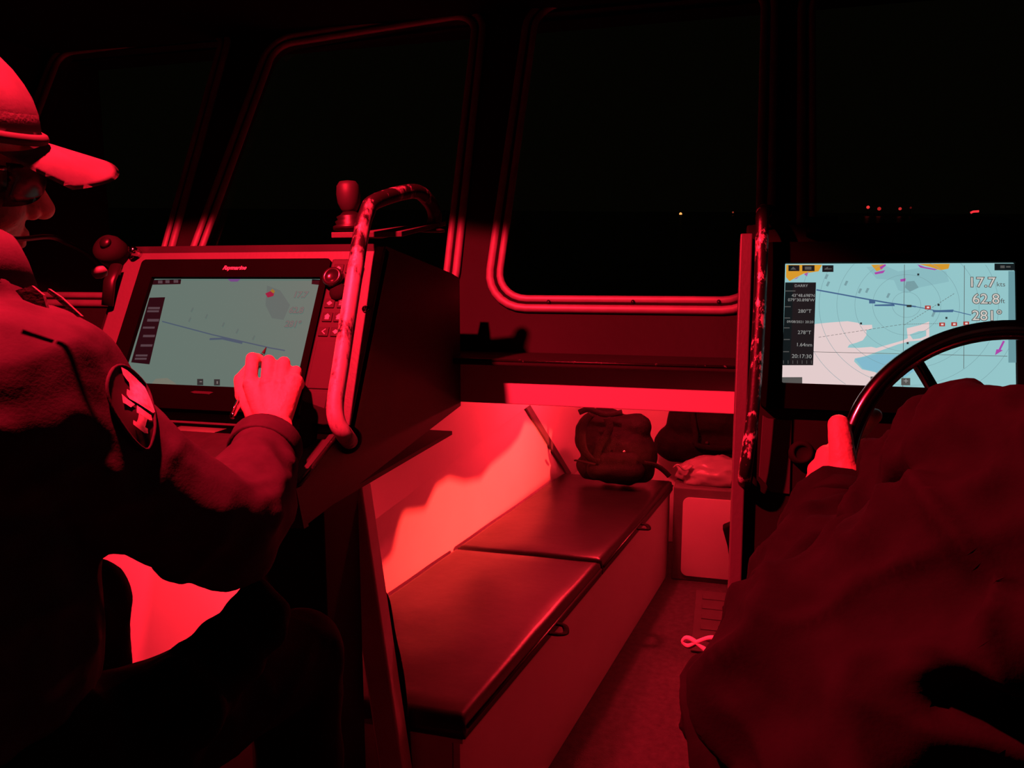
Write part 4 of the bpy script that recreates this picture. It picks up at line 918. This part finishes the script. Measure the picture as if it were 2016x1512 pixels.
def body2(bm):
    head(bm, H2, V((-.15, .98, -.05)), V((0, 0, 1)), neck2)
    chain(bm, [(neck2, .06), (chest2, .115), (pel2, .12)]); rcone(bm, sh2, .05, sh2b, .05)
    chain(bm, [(sh2, .05), (el2, .042), (wr2+(el2-wr2)*.25, .034), (wr2, .028)]); chain(bm, [(sh2b, .05), (el2b, .04), (wr2b, .027)])
    for k in range(5):
        a = math.radians(-30+15*k); dv = V((math.sin(a)*.9-.3, math.cos(a), .1)); rcone(bm, wr2b, .016, wr2b+dv*.06, .0105); rcone(bm, wr2b+dv*.06, .0095, wr2b+dv*.085+V((0, 0, -.03)), .008)
    for sx in (-1, 1):
        hp_ = pel2+V((.09*sx, .04, -.04)); kn = hp_+V((.04*sx, .36, -.03)); an = V((kn.x, kn.y-.02, .11))
        chain(bm, [(pel2, .09), (hp_, .08), (kn, .05), (an, .036)]); rcone(bm, an+V((0, -.02, -.06)), .035, an+V((0, .14, -.07)), .03)
    for F in fing2:
        P = [(WPo(x, y, o_), r_) for x, y, o_, r_ in F]; chain(bm, P)
        if F is not fing2[4]: rcone(bm, wr2, .024, P[0][0]+wnm*.004, .0165)
        else: rcone(bm, wr2, .026, P[0][0], .020)
    rcone(bm, WPo(*fing2[0][0][:3]), .0145, WPo(*fing2[3][0][:3]), .0135); rcone(bm, WPo(*fing2[0][0][:3])+wnm*.008, .014, WPo(*fing2[4][0][:3]), .017); rcone(bm, WPo(*fing2[1][0][:3])+wnm*.008, .014, WPo(*fing2[4][0][:3]), .017)
bd2 = fuse('body', body2, .0034, M['skin'], hm, 2)
def jkt2(bm):
    chain(bm, [(neck2+V((0, 0, .03)), .075), (neck2, .08), (chest2, .155), (chest2*.5+pel2*.5, .165), (pel2, .165)])
    rcone(bm, neck2, .075, sh2, .085); rcone(bm, chest2, .15, sh2, .09); rcone(bm, neck2, .07, sh2b, .08); rcone(bm, sh2b, .085, chest2, .14)
    m_ = sh2*.5+el2*.5; w0 = wr2+(el2-wr2)*.17; fm_ = el2*.5+w0*.5
    chain(bm, [(sh2, .090), (m_+cv(0, -.01, 0), .086), (el2, .076)]); chain(bm, [(el2, .076), (fm_, .067), (w0, .050)])
    # slack cloth hanging under the elbow
    chain(bm, [(D(1500, 1330, .66), .040), (D(1425, 1340, .68), .026), (D(1385, 1400, .67), .020), (D(1440, 1460, .64), .028), (D(1540, 1530, .60), .045)])
    chain(bm, [(D(1390, 1360, .69), .014), (D(1372, 1430, .685), .012), (D(1400, 1490, .67), .012)])
    chain(bm, [(D(1625, 1090, .745), .040), (D(1570, 1195, .70), .035), (D(1490, 1275, .68), .024)])
    chain(bm, [(D(1775, 945, .74), .040), (D(1850, 893, .66), .046), (D(1950, 872, .60), .056), (sh2, .085)]); chain(bm, [(D(1760, 975, .74), .040), (D(1850, 1010, .68), .055), (D(1990, 1060, .62), .08)])
    chain(bm, [(D(1735, 925, .78), .022), (D(1790, 885, .73), .030)])
    chain(bm, [(D(1700, 1120, .66), .03), (D(1620, 1230, .62), .032), (D(1590, 1330, .60), .03)])
    chain(bm, [(sh2b, .085), (el2b, .07), (wr2b+(el2b-wr2b)*.2, .045)])
    rcone(bm, D(1980, 1330, .57), .10, D(1720, 1500, .57), .09)
    chain(bm, [(D(1625, 1385, .56), .018), (D(1750, 1330, .525), .022), (D(1880, 1290, .50), .026), (D(2040, 1260, .48), .03)])
    chain(bm, [(D(1700, 1035, .72), .028), (D(1800, 1080, .66), .026), (D(1850, 1160, .62), .024)]); chain(bm, [(D(1660, 1180, .625), .022), (D(1760, 1250, .56), .022)])
jk2 = fuse('jacket', jkt2, .0065, M['jacket2'], hm, 4, foldfn=folds(.010, .021, 7.7))
w02 = wr2+(el2-wr2)*.17
cuff('cuff', w02, (wr2-w02), .054, M['jacket2'], jk2, .02)
dpt = .70
tube('drawcord', catmull([D(x, y, dpt-.0004*(x-1400)) for x, y in ((1440, 1268), (1422, 1261), (1400, 1256), (1375, 1264), (1356, 1272), (1346, 1264), (1350, 1257), (1360, 1258), (1376, 1269), (1396, 1286))], 6), .0024, M['cord'], jk2, sides=8)
def trs2(bm):
    for sx in (-1, 1):
        hp_ = pel2+V((.09*sx, .04, -.04)); kn = hp_+V((.04*sx, .36, -.03)); an = V((kn.x, kn.y-.02, .15)); chain(bm, [(pel2, .12), (hp_, .095), (kn, .068), (an, .05)])
fuse('trousers', trs2, .008, M['trouser'], hm, 3, foldfn=folds(.004, .005, 9.1))
for sx in (-1, 1):
    hp_ = pel2+V((.09*sx, .04, -.04)); kn = hp_+V((.04*sx, .36, -.03)); an = V((kn.x, kn.y-.02, .11))
    def sho(bm): rcone(bm, an+V((0, -.03, -.062)), .044, an+V((0, .15, -.072)), .036); rcone(bm, an+V((0, -.01, -.05)), .046, an+V((0, -.01, .03)), .046)
    fuse('shoe', sho, .006, M['black'], hm, 2)
def hr2(bm):
    ellip(bm, H2+V((.003, -.02, .03)), .084, .098, .092, Matrix.Identity(3))
fuse('hair', hr2, .006, M['matte'], hm, 1)
# seats under both
for P, lb in ((pel1, 'black pedestal chair under the person at the port console'), (pel2, 'black pedestal chair under the person at the wheel')):
    t = thing('helm_chair', lb, 'chair', 'pedestal chairs'); zt = P.z-.15
    box('seat_cushion', (P.x-.21, P.y-.22, zt-.09), (P.x+.21, P.y+.12, zt), M['vinyl'], t, .025)
    box('backrest', (P.x-.20, P.y-.30, zt+.02), (P.x+.20, P.y-.20, zt+.36), M['vinyl'], t, .025)
    tube('pedestal', [(P.x, P.y-.05, .02), (P.x, P.y-.05, zt-.08)], .045, M['black'], t)
    box('base_plate', (P.x-.13, P.y-.18, 0), (P.x+.13, P.y+.08, .02), M['black'], t, .004)
    box('back_bracket', (P.x-.04, P.y-.27, zt-.07), (P.x+.04, P.y-.20, zt+.06), M['black'], t, .004)
